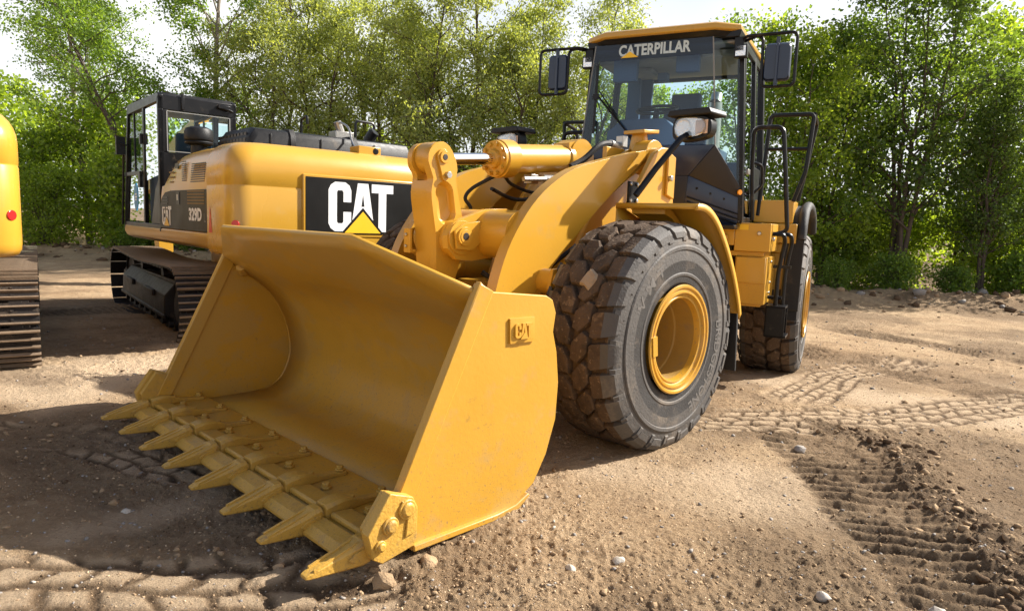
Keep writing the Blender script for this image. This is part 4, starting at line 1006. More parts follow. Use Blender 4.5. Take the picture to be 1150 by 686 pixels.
# interior
mb = MB()
mb.bb((-1.20, -.26, 1.95), (-.72, .26, 2.12)); mb.loft([[(x, -w, z), (x, w, z), (x-.12, w, z), (x-.12, -w, z)] for x, w, z in ((-1.0, .25, 2.10), (-1.07, .26, 2.55), (-1.10, .22, 2.78))]); mb.bb((-1.25, -.16, 2.70), (-1.13, .16, 2.96)); mb.bb((-1.15, -.2, 1.5), (-.8, .2, 1.95))
mb.bb((-1.1, .27, 2.25), (-.75, .34, 2.32)); mb.bb((-1.1, -.34, 2.25), (-.75, -.27, 2.32))
mb.build('seat', M['seat'], cab, bevel=.03, bseg=3)
mb = MB()
n_ = 28; ctr = Vector((-.38, -.10, 2.67)); axu = Vector((0, 1, 0)); axv = Vector((-.94, 0, .34)).normalized()
mb.tube([ctr+.20*(cos(2*pi*k/n_)*axu+sin(2*pi*k/n_)*axv) for k in range(n_)], .016, 8, closed=True); mb.tube([ctr-axu*.19, ctr+axu*.19], .016, 6); mb.tube([ctr, ctr+Vector((.18, 0, -.55))], [.03, .05], 10)
mb.build('steering_wheel', M['plastic'], cab)
mb = MB(); mb.prism([(-.50, 2.27), (.24, 2.27), (.22, 2.42), (.16, 2.46), (.08, 2.53), (-.36, 2.53), (-.43, 2.46), (-.49, 2.42)], 0, -.25, -.02); mb.bb((-.5, -.6, 1.6), (-.05, .6, 2.25)); mb.bb((-1.4, -.75, 1.6), (-.9, -.40, 2.5)); mb.bb((-1.4, .38, 1.6), (-1.0, .72, 2.2))
mb.build('dashboard', M['interior'], cab, bevel=.01)
for a_, b_, nm_ in (((-1.42, -.74, 2.4), (-1.36, -.45, 3.18), 'rear_trim'), ((-1.30, -.70, 2.2), (-1.22, -.55, 3.17), 'corner_trim'), ((-.15, -.48, 2.9), (-.08, -.24, 3.12), 'sun_visor'), ((-.15, .14, 2.96), (-.08, .36, 3.12), 'sun_visor'), ((-.6, -.15, 2.98), (-.5, -.05, 3.06), 'inside_mirror')):
    mb = MB(); mb.bb(a_, b_); mb.build(nm_, M['interior'], cab, bevel=.008)
mb = MB(); mb.bb((-1.40, -.68, 3.18), (-.05, .68, 3.215)); mb.bb((-.9, -.68, 3.10), (-.2, .68, 3.18)); mb.bb((-.62, -.34, 3.05), (-.4, -.18, 3.10)); mb.build('headliner', M['grey'], cab, bevel=.02)
# work lights and mirrors
for sgn in (-1, 1):
    mb = MB(); y = sgn*.735; x = -.06
    mb.box((x, y, 3.10), (.07, .115, .115)); mb.tube([(x-.02, y, 3.15), (x-.05, y, 3.22)], .015, 8)
    wl_ = mb.build('work_light', M['black'], cab, bevel=.012)
    mb = MB(); mb.box((x+.037, y, 3.10), (.006, .088, .088)); mb.build('lens', M['silver'], wl_)
for sgn, y0, y1, ztop, zb, mt, mw in ((1, .935, 1.215, 3.20, 2.755, (.955, 1.175, 3.12, 2.80), 0), (-1, -.905, -1.215, 3.225, 2.79, (-.915, -1.12, 3.17, 2.83), 0)):
    mb = MB(); x = .06
    yi = sgn*.73
    mb.tube(round_path([(-.10, yi, ztop+.0), (x, yi+sgn*.06, ztop), (x, y1, ztop), (x, y1, zb), (x, y0+sgn*.01, zb), (x, y0, ztop-.03), (x-.05, y0-sgn*.05, ztop+.01), (-.12, yi-sgn*.02, ztop-.01)], .05), .014, 10)
    mb.bb((-.16, sgn*.68, 3.10), (-.02, sgn*.76, 3.22))
    mr = mb.build('mirror', M['black'], cab)
    a, b, z1, z0 = mt
    ys_ = sorted((a, b)); ym = (ys_[0]+ys_[1])/2; hw = (ys_[1]-ys_[0])/2
    mb = MB()
    def rr_(k, x): 
        out = []
        for (cx_, cz_, a0) in ((hw-.035, (z1-z0)/2-.035, 0), (-hw+.035, (z1-z0)/2-.035, 90), (-hw+.035, -(z1-z0)/2+.035, 180), (hw-.035, -(z1-z0)/2+.035, 270)):
            for t in (0, 30, 60, 90): out.append((x, ym+(cx_+.035*cos(radians(a0+t)))*k, (z1+z0)/2+(cz_+.035*sin(radians(a0+t)))*k))
        return out
    mb.loft([rr_(1, x-.03), rr_(1, x+.0), rr_(.9, x+.02)]); mb.cyl((x+.03, ym, z0-.03), (x+.03, ym, z1+.03), .012, 8); mb.box((x+.02, ym, z1+.02), (.03, .03, .05)); mb.box((x+.02, ym, z0-.02), (.03, .03, .05))
    mb.build('mirror_housing', M['navy'], mr, smooth=40)
    mb = MB(); mb.add([(x-.032, ym+(-1 if k in (0, 3) else 1)*hw*.88, (z1+z0)/2+(-1 if k < 2 else 1)*(z1-z0)/2*.9) for k in range(4)], [(0, 1, 2, 3)]); mb.build('mirror_glass', M['mirror'], mr, smooth=0)
# ------------------------------------------------------------------ crawler excavators
exc = empty('excavator', (-3.871, 10.301, -.114), radians(127.805))
tag(exc, 'yellow crawler excavator with a black cab parked behind the loader bucket', 'excavator', 'excavators parked in the yard')
SW = radians(4.22)
EY = M['exc_yellow']
def UP(mb, name, m, **k): return mb.build(name, m, exc, rotz=SW, **k)
# ---- undercarriage
mb = MB()
mb.bb((-1.2, -.75, .42), (1.2, .75, .78))
mb.cyl((0, 0, .72), (0, 0, 1.05), .66, 40); mb.cyl((0, 0, .95), (0, 0, 1.16), .60, 40, 1)
for sgn in (-1, 1):
    mb.prism([(-.9, .30), (.9, .30), (.6, .80), (-.6, .80)], 1, sgn*.7, sgn*1.1)
mb.build('undercarriage', [M['exc_yellow'], M['black']], exc, bevel=.012)
TXF, TXR, TR, TZ = 2.30, -1.97, .445, .475
def track_path():
    L = TXF-TXR; C = pi*TR; tot = 2*L+2*C
    def at(s):
        s %= tot
        if s < L: return (TXR+s, TZ+TR-.045*sin(pi*s/L)**2, 0.0)
        s -= L
        if s < C: a = pi/2-s/TR; return (TXF+TR*cos(a), TZ+TR*sin(a), -s/TR)
        s -= C
        if s < L: return (TXF-s, TZ-TR, -pi)
        s -= L
        a = -pi/2-s/TR; return (TXR+TR*cos(a), TZ+TR*sin(a), -pi-s/TR)
    return at, tot
at, tot = track_path()
shoe = MB()
shoe.prism([(-.098, 0), (.098, 0), (.105, .012), (.098, .018), (-.098, .016), (-.103, .008)], 1, -.33, .33, 0)
for x in (-.085, -.01, .068): shoe.prism([(x-.009, .014), (x+.016, .014), (x+.009, .046), (x-.003, .046)], 1, -.33, .33, 1)
shoe.bb((-.09, -.10, -.085), (.09, -.04, 0), 0); shoe.bb((-.09, .04, -.085), (.09, .10, 0), 0)
for y in (-.13, .13): 
    for x in (-.045, .035): shoe.bolt((x, y, .016), 2, 1, .014, .012, 0)
shoe0 = None
NS = 52
for sgn in (-1, 1):
    yc = sgn*1.29
    mb = MB()
    mb.prism([(-1.62, .26), (1.9, .26), (1.98, .34), (1.95, .56), (1.75, .70), (-1.45, .74), (-1.66, .60)], 1, yc-.17, yc+.17)
    mb.loft([[(x, yc+sgn*.17, .70), (x, yc+sgn*.29, .56), (x, yc+sgn*.30, .30), (x, yc+sgn*.17, .27)] for x in (-1.45, 1.7)])
    mb.bb((-.9, yc+sgn*.29, .50), (-.3, yc+sgn*.33, .58)); mb.bb((.6, yc+sgn*.29, .50), (1.2, yc+sgn*.33, .58)); mb.bb((-1.5, yc+sgn*.285, .28), (1.75, yc+sgn*.315, .33))
    fr = mb.build('track_frame', M['track'], exc, bevel=.012)
    for k in range(9):
        mb = MB(); x = -1.4+k*.40; mb.tube([(x, yc-sgn*.19, .20), (x, yc+sgn*.19, .20), (x, yc+.19*sgn, .20), (x, yc+.24*sgn, .20)], [.095, .095, .05, .05], 18); mb.build('roller', M['track'], fr)
    for x in (-.6, .9):
        mb = MB(); mb.cyl((x, yc-.15, .76), (x, yc+.15, .76), .08, 16); mb.bb((x-.05, yc-.1, .66), (x+.05, yc+.1, .74)); mb.build('carrier_roller', M['track'], fr)
    mb = MB(); mb.lathe([(.0, -.08), (.34, -.08), (.355, -.05), (.355, .05), (.34, .08), (.0, .08)], c=(TXF, yc, TZ), seg=40); mb.lathe([(.12, .08*sgn), (.15, .16*sgn), (.0, .16*sgn)], c=(TXF, yc, TZ), seg=24)
    mb.bb((TXF-.55, yc-.20, TZ-.12), (TXF-.05, yc-.14, TZ+.12)); mb.bb((TXF-.55, yc+.14, TZ-.12), (TXF-.05, yc+.20, TZ+.12))
    mb.build('idler', M['track'], fr, bevel=.006)
    mb = MB(); n = 42; prof = []
    for k in range(n):
        a = 2*pi*k/n; r = .365 if k % 2 else .325; prof.append((TXR+r*cos(a), TZ+r*sin(a)))
    mb.prism(prof, 1, yc-.04, yc+.04); mb.cyl((TXR, yc-.1, TZ), (TXR, yc+sgn*.20, TZ), .24, 32); mb.cyl((TXR, yc+sgn*.2, TZ), (TXR, yc+sgn*.25, TZ), .18, 32)
    mb.build('sprocket', M['track'], fr, bevel=.004)
    for k in range(NS):
        x, z, a = at(tot*(k+.3)/NS)
        if shoe0 is None: shoe0 = shoe.build('track_shoe', [M['track'], M['grouser']], fr, smooth=30); o = shoe0
        else: o = shoe0.copy(); COL.objects.link(o); o.parent = fr
        o.location = (x, yc, z); o.rotation_euler = (0, -a, 0)

# ---- upper body
mb = MB()
sill = [(-2.30, 1.36), (-.42, 1.36), (1.50, 1.30), (1.56, 1.24), (1.50, 1.17), (1.3, 1.15), (-2.30, 1.16)]
mb.prism([(1.475, 1.355), (1.475, 1.26), (1.44, 1.19), (1.36, 1.155), (-1.36, 1.155), (-1.44, 1.19), (-1.475, 1.26), (-1.475, 1.355)], 0, -2.30, 1.50)
dk = UP(mb, 'turntable_deck', EY, bevel=.02, bseg=3)
# engine side panels (left and right): yellow upper part curving down at the front
mb = MB()
up_ = smooth_path([(-.47, 1.365), (-.47, 1.72), (-.56, 1.92), (-.74, 2.12), (-1.0, 2.25), (-1.25, 2.29)], 4)
def side_ring(x, ztop):
    zt = min(2.315, ztop)
    return [(x, 1.465, 1.36), (x, 1.470, min(1.9, zt-.06)), (x, 1.455, max(1.40, zt-.16) if zt > 1.6 else zt-.05), (x, 1.40, zt-.05), (x, 1.30, zt), (x, -1.30, zt), (x, -1.40, zt-.05), (x, -1.455, max(1.40, zt-.16) if zt > 1.6 else zt-.05), (x, -1.470, min(1.9, zt-.06)), (x, -1.465, 1.36)]
mb.loft([side_ring(x, z) for x, z in [(-.47, 1.74), (-.50, 1.84), (-.56, 1.95), (-.66, 2.06), (-.80, 2.17), (-1.0, 2.25), (-1.3, 2.30), (-1.8, 2.315), (-2.32, 2.315)]])
bd = UP(mb, 'engine_housing', EY, smooth=40)
for sgn in (1, -1):
    mb = MB()
    P = [(-2.30, 1.362), (-.47, 1.362), (-.475, 1.66), (-.55, 1.75), (-.70, 1.815), (-.95, 1.835), (-2.29, 1.84)]
    mb.prism(P, 1, sgn*1.466, sgn*1.478)
    mb.prism([(-2.30, 1.362), (-2.36, 1.362), (-2.295, 1.84), (-2.29, 1.84)], 1, sgn*1.466, sgn*1.474)
    o = mb.build('side_panel', M['panel'], bd, bevel=.004)
    if sgn > 0: sp = o
    mb = MB(); mb.add([(x, sgn*1.481, z) for x, z in ((-2.36, 1.365), (-2.47, 1.365), (-2.42, 1.60), (-2.40, 1.66))], [(0, 1, 2, 3)], 0)
    mb.build('red_stripe', M['redstripe'], bd, smooth=0)
mb = MB(); put_logo(mb, (-.56, 1.480, 1.40), (-1, 0, 0), (0, 0, 1), .42, .24, 0, 1, 2, (0, 1, 0)); mb.build('logo', [M['white'], M['decal_yellow'], M['panel']], sp, smooth=0)
mb = MB(); put_text(mb, '329D', (-1.66, 1.480, 1.475), (-1, 0, 0), (0, 0, 1), .46, .155, 0, .045); mb.build('lettering', M['white'], sp, smooth=0); mb = MB(); put_text(mb, 'L', (-2.20, 1.480, 1.475), (-1, 0, 0), (0, 0, 1), .06, .10, 1, .0); mb.build('lettering', [M['white'], M['grey']], sp, smooth=0)
# vents, seams, latches, small plates on the left side
mb = MB()
def slat_block(x0, x1, z0, z1, n, y, lean=0.0, mi=0):
    for k in range(n):
        z = z0+(z1-z0)*k/(n-1); d = lean*(z-z0)/(z1-z0)
        mb.box(((x0+x1)/2+d, y, z), (abs(x1-x0), .006, (z1-z0)/n*.55), mi)
brs = mat('brown_slat', (.20, .12, .03), .6)
for args, par in (((-1.40, -1.56, 1.95, 2.17, 10, 1.471, 0, 0), bd), ((-1.72, -2.20, 1.93, 2.13, 9, 1.471, -.06, 0), bd), ((-.60, -.82, 1.60, 1.75, 5, 1.481, 0, 0), sp), ((-1.62, -2.22, 1.68, 1.82, 5, 1.481, 0, 2), sp)):
    mb = MB(); slat_block(*args); mb.build('vent_slats', [M['black'], M['steel'], brs], par)
mb = MB(); mb.box((-1.25, 1.481, 1.74), (.13, .006, .15), 0); mb.box((-1.25, 1.486, 1.75), (.05, .006, .07), 1); mb.build('latch', [M['black'], M['steel']], sp)
mb = MB(); mb.box((-1.20, 1.471, 2.13), (.13, .006, .06), 0)
for k, (w, z) in enumerate(((.22, 2.06), (.26, 2.0), (.18, 1.94))): mb.box((-.98, 1.4715, z), (w*.9, .004, .018), 1)
mb.build('instruction_sticker', [M['black'], brs], bd)
mb = MB(); mb.box((-2.41, 1.474, 1.29), (.12, .006, .09)); mb.build('warning_sticker', M['decal_yellow'], dk)
# counterweight
def cw_ring(z, ins, rx=.0):
    R = .22; hw = 1.478-ins; xb = -3.05+ins; out = [(-2.30, hw, z)]
    for t in range(0, 91, 15): out.append((xb+R-R*sin(radians(t)), hw-R+R*cos(radians(t)), z))
    for y in (.75, .4, 0, -.4, -.75): out.append((xb-.045*(1-(y/1.14)**2), y, z))
    for t in range(90, -1, -15): out.append((xb+R-R*sin(radians(t)), -(hw-R+R*cos(radians(t))), z))
    out.append((-2.30, -hw, z)); return out
mb = MB()
rings = [cw_ring(1.13, .06), cw_ring(1.15, .025), cw_ring(1.19, .005), cw_ring(1.24, 0), cw_ring(1.86, 0), cw_ring(1.875, .006), cw_ring(1.89, .006), cw_ring(1.905, .0), cw_ring(2.06, .0)]
for k in range(1, 8):
    t = radians(90*k/7); rings.append(cw_ring(2.06+.29*sin(t), .24*(1-cos(t))))
mb.loft(rings)
cw = UP(mb, 'counterweight', EY, smooth=50)
mb = MB()
mb.box((-3.088, -.055, 1.70), (.030, 1.56, .69))
mb.build('panel_frame', EY, cw, bevel=.012, bseg=3)
mb = MB(); mb.box((-3.0985, -.055, 1.705), (.016, 1.50, .625)); pn = mb.build('rear_panel', M['panel'], cw, bevel=.004)
mb = MB(); put_logo(mb, (-3.1085, .425, 1.425), (0, -1, 0), (0, 0, 1), .88, .555, 0, 1, 2, (-1, 0, 0)); mb.build('logo', [M['white'], M['decal_yellow'], M['panel']], pn, smooth=0)
for sgn in (1, -1):
    mb = MB(); mb.cyl((-2.97, sgn*1.40, 1.475), (-2.990, sgn*1.42, 1.475), .042, 24); mb.build('reflector', M['red'], cw, bevel=.004)
mb = MB(); mb.box((-2.92, .33, 1.28), (.02, .02, .02)); 
mb = MB(); mb.box((-2.78, -.22, 2.385), (.22, .30, .10)); mb.cyl((-2.88, -.30, 2.385), (-2.895, -.30, 2.385), .04, 16, 1); mb.build('rear_camera', [EY, M['black']], cw, bevel=.02)
# hood and pipes on top
mb = MB()
def hr(x, e, z): return [(x, 1.02-e, 2.30), (x, 1.0-e, z-.10), (x, .93-e, z), (x, -1.15+e, z), (x, -1.22+e, z-.10), (x, -1.24+e, 2.30)]
mb.loft([hr(-2.30, .04, 2.50), hr(-2.26, .01, 2.565), hr(-2.18, 0, 2.585), hr(-1.35, 0, 2.585), hr(-1.22, .02, 2.56), hr(-1.12, .05, 2.42)])
for y in (.48, -.35): mb.loft([[(x, y-.035, z), (x, y+.035, z), (x, y+.035, z-.1), (x, y-.035, z-.1)] for x, z in ((-2.32, 2.42), (-2.31, 2.52), (-2.25, 2.60), (-2.18, 2.61), (-1.4, 2.61))])
for y in (.72, .1, -.9): mb.box((-2.31, y, 2.385), (.03, .22, .02))
mb.box((-2.303, .75, 2.45), (.012, .02, .15)); mb.box((-2.303, .12, 2.45), (.012, .02, .15)); mb.box((-2.303, -.62, 2.45), (.012, .02, .15))
hd = UP(mb, 'engine_hood', M['plastic'], bevel=.014, smooth=40)
mb = MB()
for k in range(9):
    for j in range(3): mb.box((-2.16+k*.105, 1.012-.01*j, 2.37+.065*j), (.075, .012, .042))
mb.build('grille', M['black'], hd)
mb = MB(); mb.tube([(-1.75, -.86, 2.55), (-1.75, -.86, 2.66), (-1.82, -.90, 2.76)], .075, 20); mb.tube([(-1.82, -.90, 2.76), (-1.825, -.903, 2.765)], .058, 16); UP(mb, 'exhaust_pipe', M['black'])
mb = MB(); mb.tube(round_path([(-.5, -.45, 2.3), (-.5, -.45, 2.98), (-.7, -.45, 3.02), (-.7, -.45, 2.9)], .06), .02, 8); UP(mb, 'handrail', M['black']); mb = MB(); mb.tube(round_path([(-1.3, -.9, 2.3), (-1.3, -.9, 2.95), (-1.3, -1.2, 2.95), (-1.3, -1.2, 2.3)], .06), .02, 8); UP(mb, 'handrail', M['black'])
mb = MB(); mb.box((-1.9, -.36, 2.64), (.20, .26, .10)); mb.tube([(-1.9, -.36, 2.68), (-1.9, -.30, 2.82)], .05, 10); mb.tube(smooth_path([(-1.9, -.32, 2.82), (-2.2, -.30, 2.72), (-2.4, -.25, 2.52), (-2.6, -.2, 2.42)], 5), .014, 8); UP(mb, 'beacon_bracket', [M['steel']], bevel=.006)
mb = MB(); mb.lathe([(.0, 2.665), (.10, 2.655), (.155, 2.63), (.172, 2.59), (.175, 2.50), (.168, 2.48), (.16, 2.475), (.172, 2.46), (.165, 2.44), (.12, 2.425), (.10, 2.42), (.10, 2.2)], c=(-.92, 1.12, 0), ax=2, seg=32); UP(mb, 'air_precleaner', M['plastic'], smooth=40)
# cab
mb = MB()
C0, C1 = -.48, 1.50
Yo, Yi = 1.475, .485
def pst(a, b, w=.06, d=.06): post(mb, a, b, w, d)
zt_ = 3.08
for y in (Yo-.03, Yi+.03):
    pst((C0+.04, y, 1.30), (C0+.04, y, zt_-.03), .06, .08); pst((.36, y, 1.30), (.30, y, zt_-.03), .05, .08)
    pst((1.46, y, 1.30), (1.12, y, zt_-.05), .06, .06)
    mb.prism([(C0, zt_-.10), (1.16, zt_-.14), (1.14, zt_-.02), (1.05, zt_), (C0+.03, zt_+.01), (C0, zt_-.02)], 1, y-.03, y+.03)
    mb.prism([(C0, 1.30), (1.50, 1.30), (1.49, 1.40), (C0, 1.40)], 1, y-.028, y+.028)
    mb.prism([(C0, 1.40), (C0+.50, 1.40), (C0+.28, 1.86), (C0+.10, 2.0), (C0, 2.0)], 1, y-.02, y+.02)
mb.prism([(C0, zt_-.06), (1.14, zt_-.10), (1.12, zt_-.01), (1.0, zt_+.012), (C0+.03, zt_+.02)], 1, Yi+.03, Yo-.03)
# rear wall with a window opening
mb.bb((C0, Yi, 1.30), (C0+.05, Yo, 2.34)); mb.bb((C0, Yi, 2.88), (C0+.05, Yo, zt_-.02)); mb.bb((C0, Yi, 2.34), (C0+.05, Yi+.105, 2.88)); mb.bb((C0, Yo-.12, 2.34), (C0+.05, Yo, 2.88))
mb.bb((C0-.02, 1.16, 2.90), (C0, 1.20, zt_+.03)); mb.tube([(C0-.03, .72, 2.99), (C0-.04, .60, 2.97), (C0-.03, .54, 2.95)], .02, 8); mb.box((C0-.03, .66, 3.0), (.05, .16, .05))
ecab = UP(mb, 'cab', M['black'], bevel=.012)
mb = MB()
for yo in (Yo-.10, Yi+.09): mb.bb((C0-.006, yo-.006, 2.355), (C0, yo+.006, 2.865))
mb.bb((C0-.006, Yi+.09, 2.86), (C0, Yo-.10, 2.87)); mb.bb((C0-.006, Yi+.09, 2.35), (C0, Yo-.10, 2.36))
mb.build('window_seal', M['grey'], ecab)
mb = MB(); mb.add([(C0+.02, Yi+.10, 2.34), (C0+.02, Yo-.11, 2.34), (C0+.02, Yo-.11, 2.88), (C0+.02, Yi+.10, 2.88)], [(0, 1, 2, 3)]); mb.build('rear_window', M['glass'], ecab, smooth=0)
mb = MB(); mb.add([(1.46, Yi+.05, 1.42), (1.46, Yo-.05, 1.42), (1.14, Yo-.05, 2.95), (1.14, Yi+.05, 2.95)], [(0, 1, 2, 3)]); mb.build('windscreen', M['glass'], ecab, smooth=0)
for y in (Yo-.02, Yi+.02):
    mb = MB(); mb.add([(.40, y, 2.12), (1.32, y, 2.12), (1.15, y, 2.92), (.36, y, 2.92)], [(0, 1, 2, 3)]); mb.add([(.40, y, 1.42), (1.42, y, 1.42), (1.33, y, 2.07), (.42, y, 2.07)], [(0, 1, 2, 3)]); dw = mb.build('door_window', M['glass'], ecab, smooth=0)
    mb = MB(); mb.bb((.36, y-.025, 2.07), (1.36, y+.025, 2.12)); mb.bb((.80, y-.012, 2.12), (.83, y+.012, 2.94)); mb.box((.46, y+.03, 2.0), (.10, .04, .22)); mb.box((.36, y+.03, 2.55), (.05, .04, .14)); mb.build('door_frame', M['black'], dw)
    mb = MB(); mb.add([(-.38, y, 2.05), (.26, y, 1.98), (.26, y, 2.94), (-.38, y, 2.96)], [(0, 1, 2, 3)]); mb.build('side_window', M['glass'], ecab, smooth=0)
mb = MB()
pts = [(.83+.11*cos(2*pi*k/28), Yo-.014, 1.76+.20*sin(2*pi*k/28)) for k in range(28)]
mb.add(pts, [tuple(range(28))], 0)
for z, w in ((1.80, .10), (1.76, .13), (1.72, .09)): mb.add([(.83-w/2, Yo-.012, z-.012), (.83+w/2, Yo-.012, z-.012), (.83+w/2, Yo-.012, z+.012), (.83-w/2, Yo-.012, z+.012)], [(0, 1, 2, 3)], 1)
mb.build('oval_sticker', [M['blue'], M['white']], ecab, smooth=0)
mb = MB()
mb.bb((-.10, .72, 1.75), (.42, 1.22, 1.92)); mb.loft([[(x, .74, z), (x, 1.20, z), (x-.12, 1.20, z), (x-.12, .74, z)] for x, z in ((-.08, 1.9), (-.16, 2.4), (-.18, 2.62))]); mb.bb((0, .8, 1.4), (.3, 1.15, 1.75)); mb.bb((-.05, 1.24, 1.4), (.5, 1.36, 2.12)); mb.bb((-.05, .56, 1.4), (.5, .68, 2.12))
mb.build('seat', M['seat'], ecab, bevel=.03)
mb = MB(); mb.tube(round_path([(1.15, Yo, 2.5), (1.20, Yo+.10, 2.55), (1.20, Yo+.10, 2.45)], .03), .014, 8); mb.box((1.22, Yo+.08, 2.50), (.06, .12, .26)); mb.tube([(1.5, Yo+.02, 1.35), (1.24, Yo+.03, 2.60)], .016, 8)
mb.build('mirror', M['plastic'], ecab, bevel=.03, bseg=3)
mb = MB(); mb.bb((C0+.05, Yi+.03, 1.28), (1.45, Yo-.03, 1.32)); mb.build('cab_floor', M['black'], ecab)
# boom, stick and bucket reaching forward on the far side
mb = MB()
bt = smooth_path([(.10, 1.55), (1.2, 2.45), (2.2, 2.98), (3.0, 3.06), (4.2, 2.72), (5.6, 2.15)], 5); bb_ = smooth_path([(5.6, 1.90), (4.2, 2.34), (3.0, 2.55), (2.2, 2.42), (1.2, 1.86), (.45, 1.42)], 5)
mb.prism(bt+bb_, 1, -.32, .16)
mb.cyl((.28, -.42, 1.52), (.28, .26, 1.52), .14, 24)
bm_ = UP(mb, 'boom', EY, bevel=.01)
mb = MB()
for y in (-.44, .28): mb.cyl((.9, y, 1.35), (1.7, y, 1.80), .085, 20); mb.cyl((1.7, y, 1.8), (2.5, y, 2.6), .05, 16, 1)
mb.cyl((2.9, -.08, 3.22), (4.2, -.08, 2.95), .085, 20); mb.cyl((4.2, -.08, 2.95), (5.3, -.08, 2.72), .05, 16, 1)
mb.prism([(2.75, 3.05), (2.75, 3.2), (2.95, 3.3), (3.05, 3.2), (3.1, 3.02)], 1, -.2, .04)
mb.build('boom_cylinder', [EY, M['chrome']], bm_)
mb = MB(); mb.prism([(5.2, 2.85), (5.55, 2.5), (5.75, 1.95), (5.35, .35), (5.15, .35), (5.2, 1.85), (5.0, 2.5)], 1, -.22, .06); UP(mb, 'stick', EY, bevel=.01)
mb = MB(); sh_ = arc((4.95, .42), .45, 190, 350, 12)
mb.prism(sh_+[(p[0]*.94+.30, p[1]*.94+.03) for p in sh_[::-1]], 1, -.65, .50); UP(mb, 'digging_bucket', M['track'], bevel=.01)
# right-hand storage boxes in front of the housing
mb = MB(); mb.bb((-.40, -1.44, 1.36), (1.30, -.55, 1.95)); mb.bb((-.40, -1.44, 1.95), (.6, -.55, 2.15)); UP(mb, 'storage_box', EY, bevel=.03, bseg=3)
# ---- the second machine, cut by the left edge of the picture
exc2 = copy_tree(exc); exc2.location = (-7.00, 7.14, -.08); exc2.rotation_euler[2] = radians(125.0)
exc2['label'] = 'yellow crawler excavator cut off by the left edge of the photo'
for ch in kids(exc2):                     # its upper body is swung a little differently
    if abs(ch.rotation_euler[2]-SW) < 1e-4: ch.rotation_euler[2] = SW-radians(3.2)
# ------------------------------------------------------------------ trees
def leaf_mat(name, c_lo, c_hi, trans=.45):
    m = bpy.data.materials.new(name); m.use_nodes = True
    n, l = m.node_tree.nodes, m.node_tree.links; b = n['Principled BSDF']; out = n['Material Output']
    at = n.new('ShaderNodeVertexColor'); at.layer_name = 'leaf'
    sp = n.new('ShaderNodeSeparateColor'); l.new(at.outputs['Color'], sp.inputs[0])
    mx = n.new('ShaderNodeMixRGB'); mx.inputs['Color1'].default_value = (*c_lo, 1); mx.inputs['Color2'].default_value = (*c_hi, 1)
    l.new(sp.outputs['Red'], mx.inputs['Fac']); l.new(mx.outputs['Color'], b.inputs['Base Color'])
    b.inputs['Roughness'].default_value = .45; b.inputs['Specular IOR Level'].default_value = .4
    t = n.new('ShaderNodeBsdfTranslucent'); m2 = n.new('ShaderNodeMixRGB'); m2.blend_type = 'MULTIPLY'; m2.inputs['Fac'].default_value = 1
    m2.inputs['Color2'].default_value = (2.1, 1.9, .6, 1); l.new(mx.outputs['Color'], m2.inputs['Color1']); l.new(m2.outputs['Color'], t.inputs['Color'])
    ms = n.new('ShaderNodeMixShader'); ms.inputs['Fac'].default_value = trans
    l.new(b.outputs[0], ms.inputs[1]); l.new(t.outputs[0], ms.inputs[2]); l.new(ms.outputs[0], out.inputs['Surface'])
    return m
M['bark'] = mat('bark', (.085, .065, .050), .9, var=.35, scale=12, bump=.8, bscale=40)
M['palebark'] = mat('pale_bark', (.22, .19, .155), .85, var=.45, scale=6, bump=.6, bscale=30)
M['leaf_willow'] = leaf_mat('willow_leaf', (.165, .215, .060), (.340, .390, .170), .5)
M['leaf_maple'] = leaf_mat('dark_leaf', (.058, .105, .024), (.120, .185, .050), .52)
M['leaf_bright'] = leaf_mat('bright_leaf', (.120, .195, .025), (.270, .360, .060), .6)
M['leaf_mid'] = leaf_mat('mid_leaf', (.090, .170, .028), (.190, .280, .060), .55)

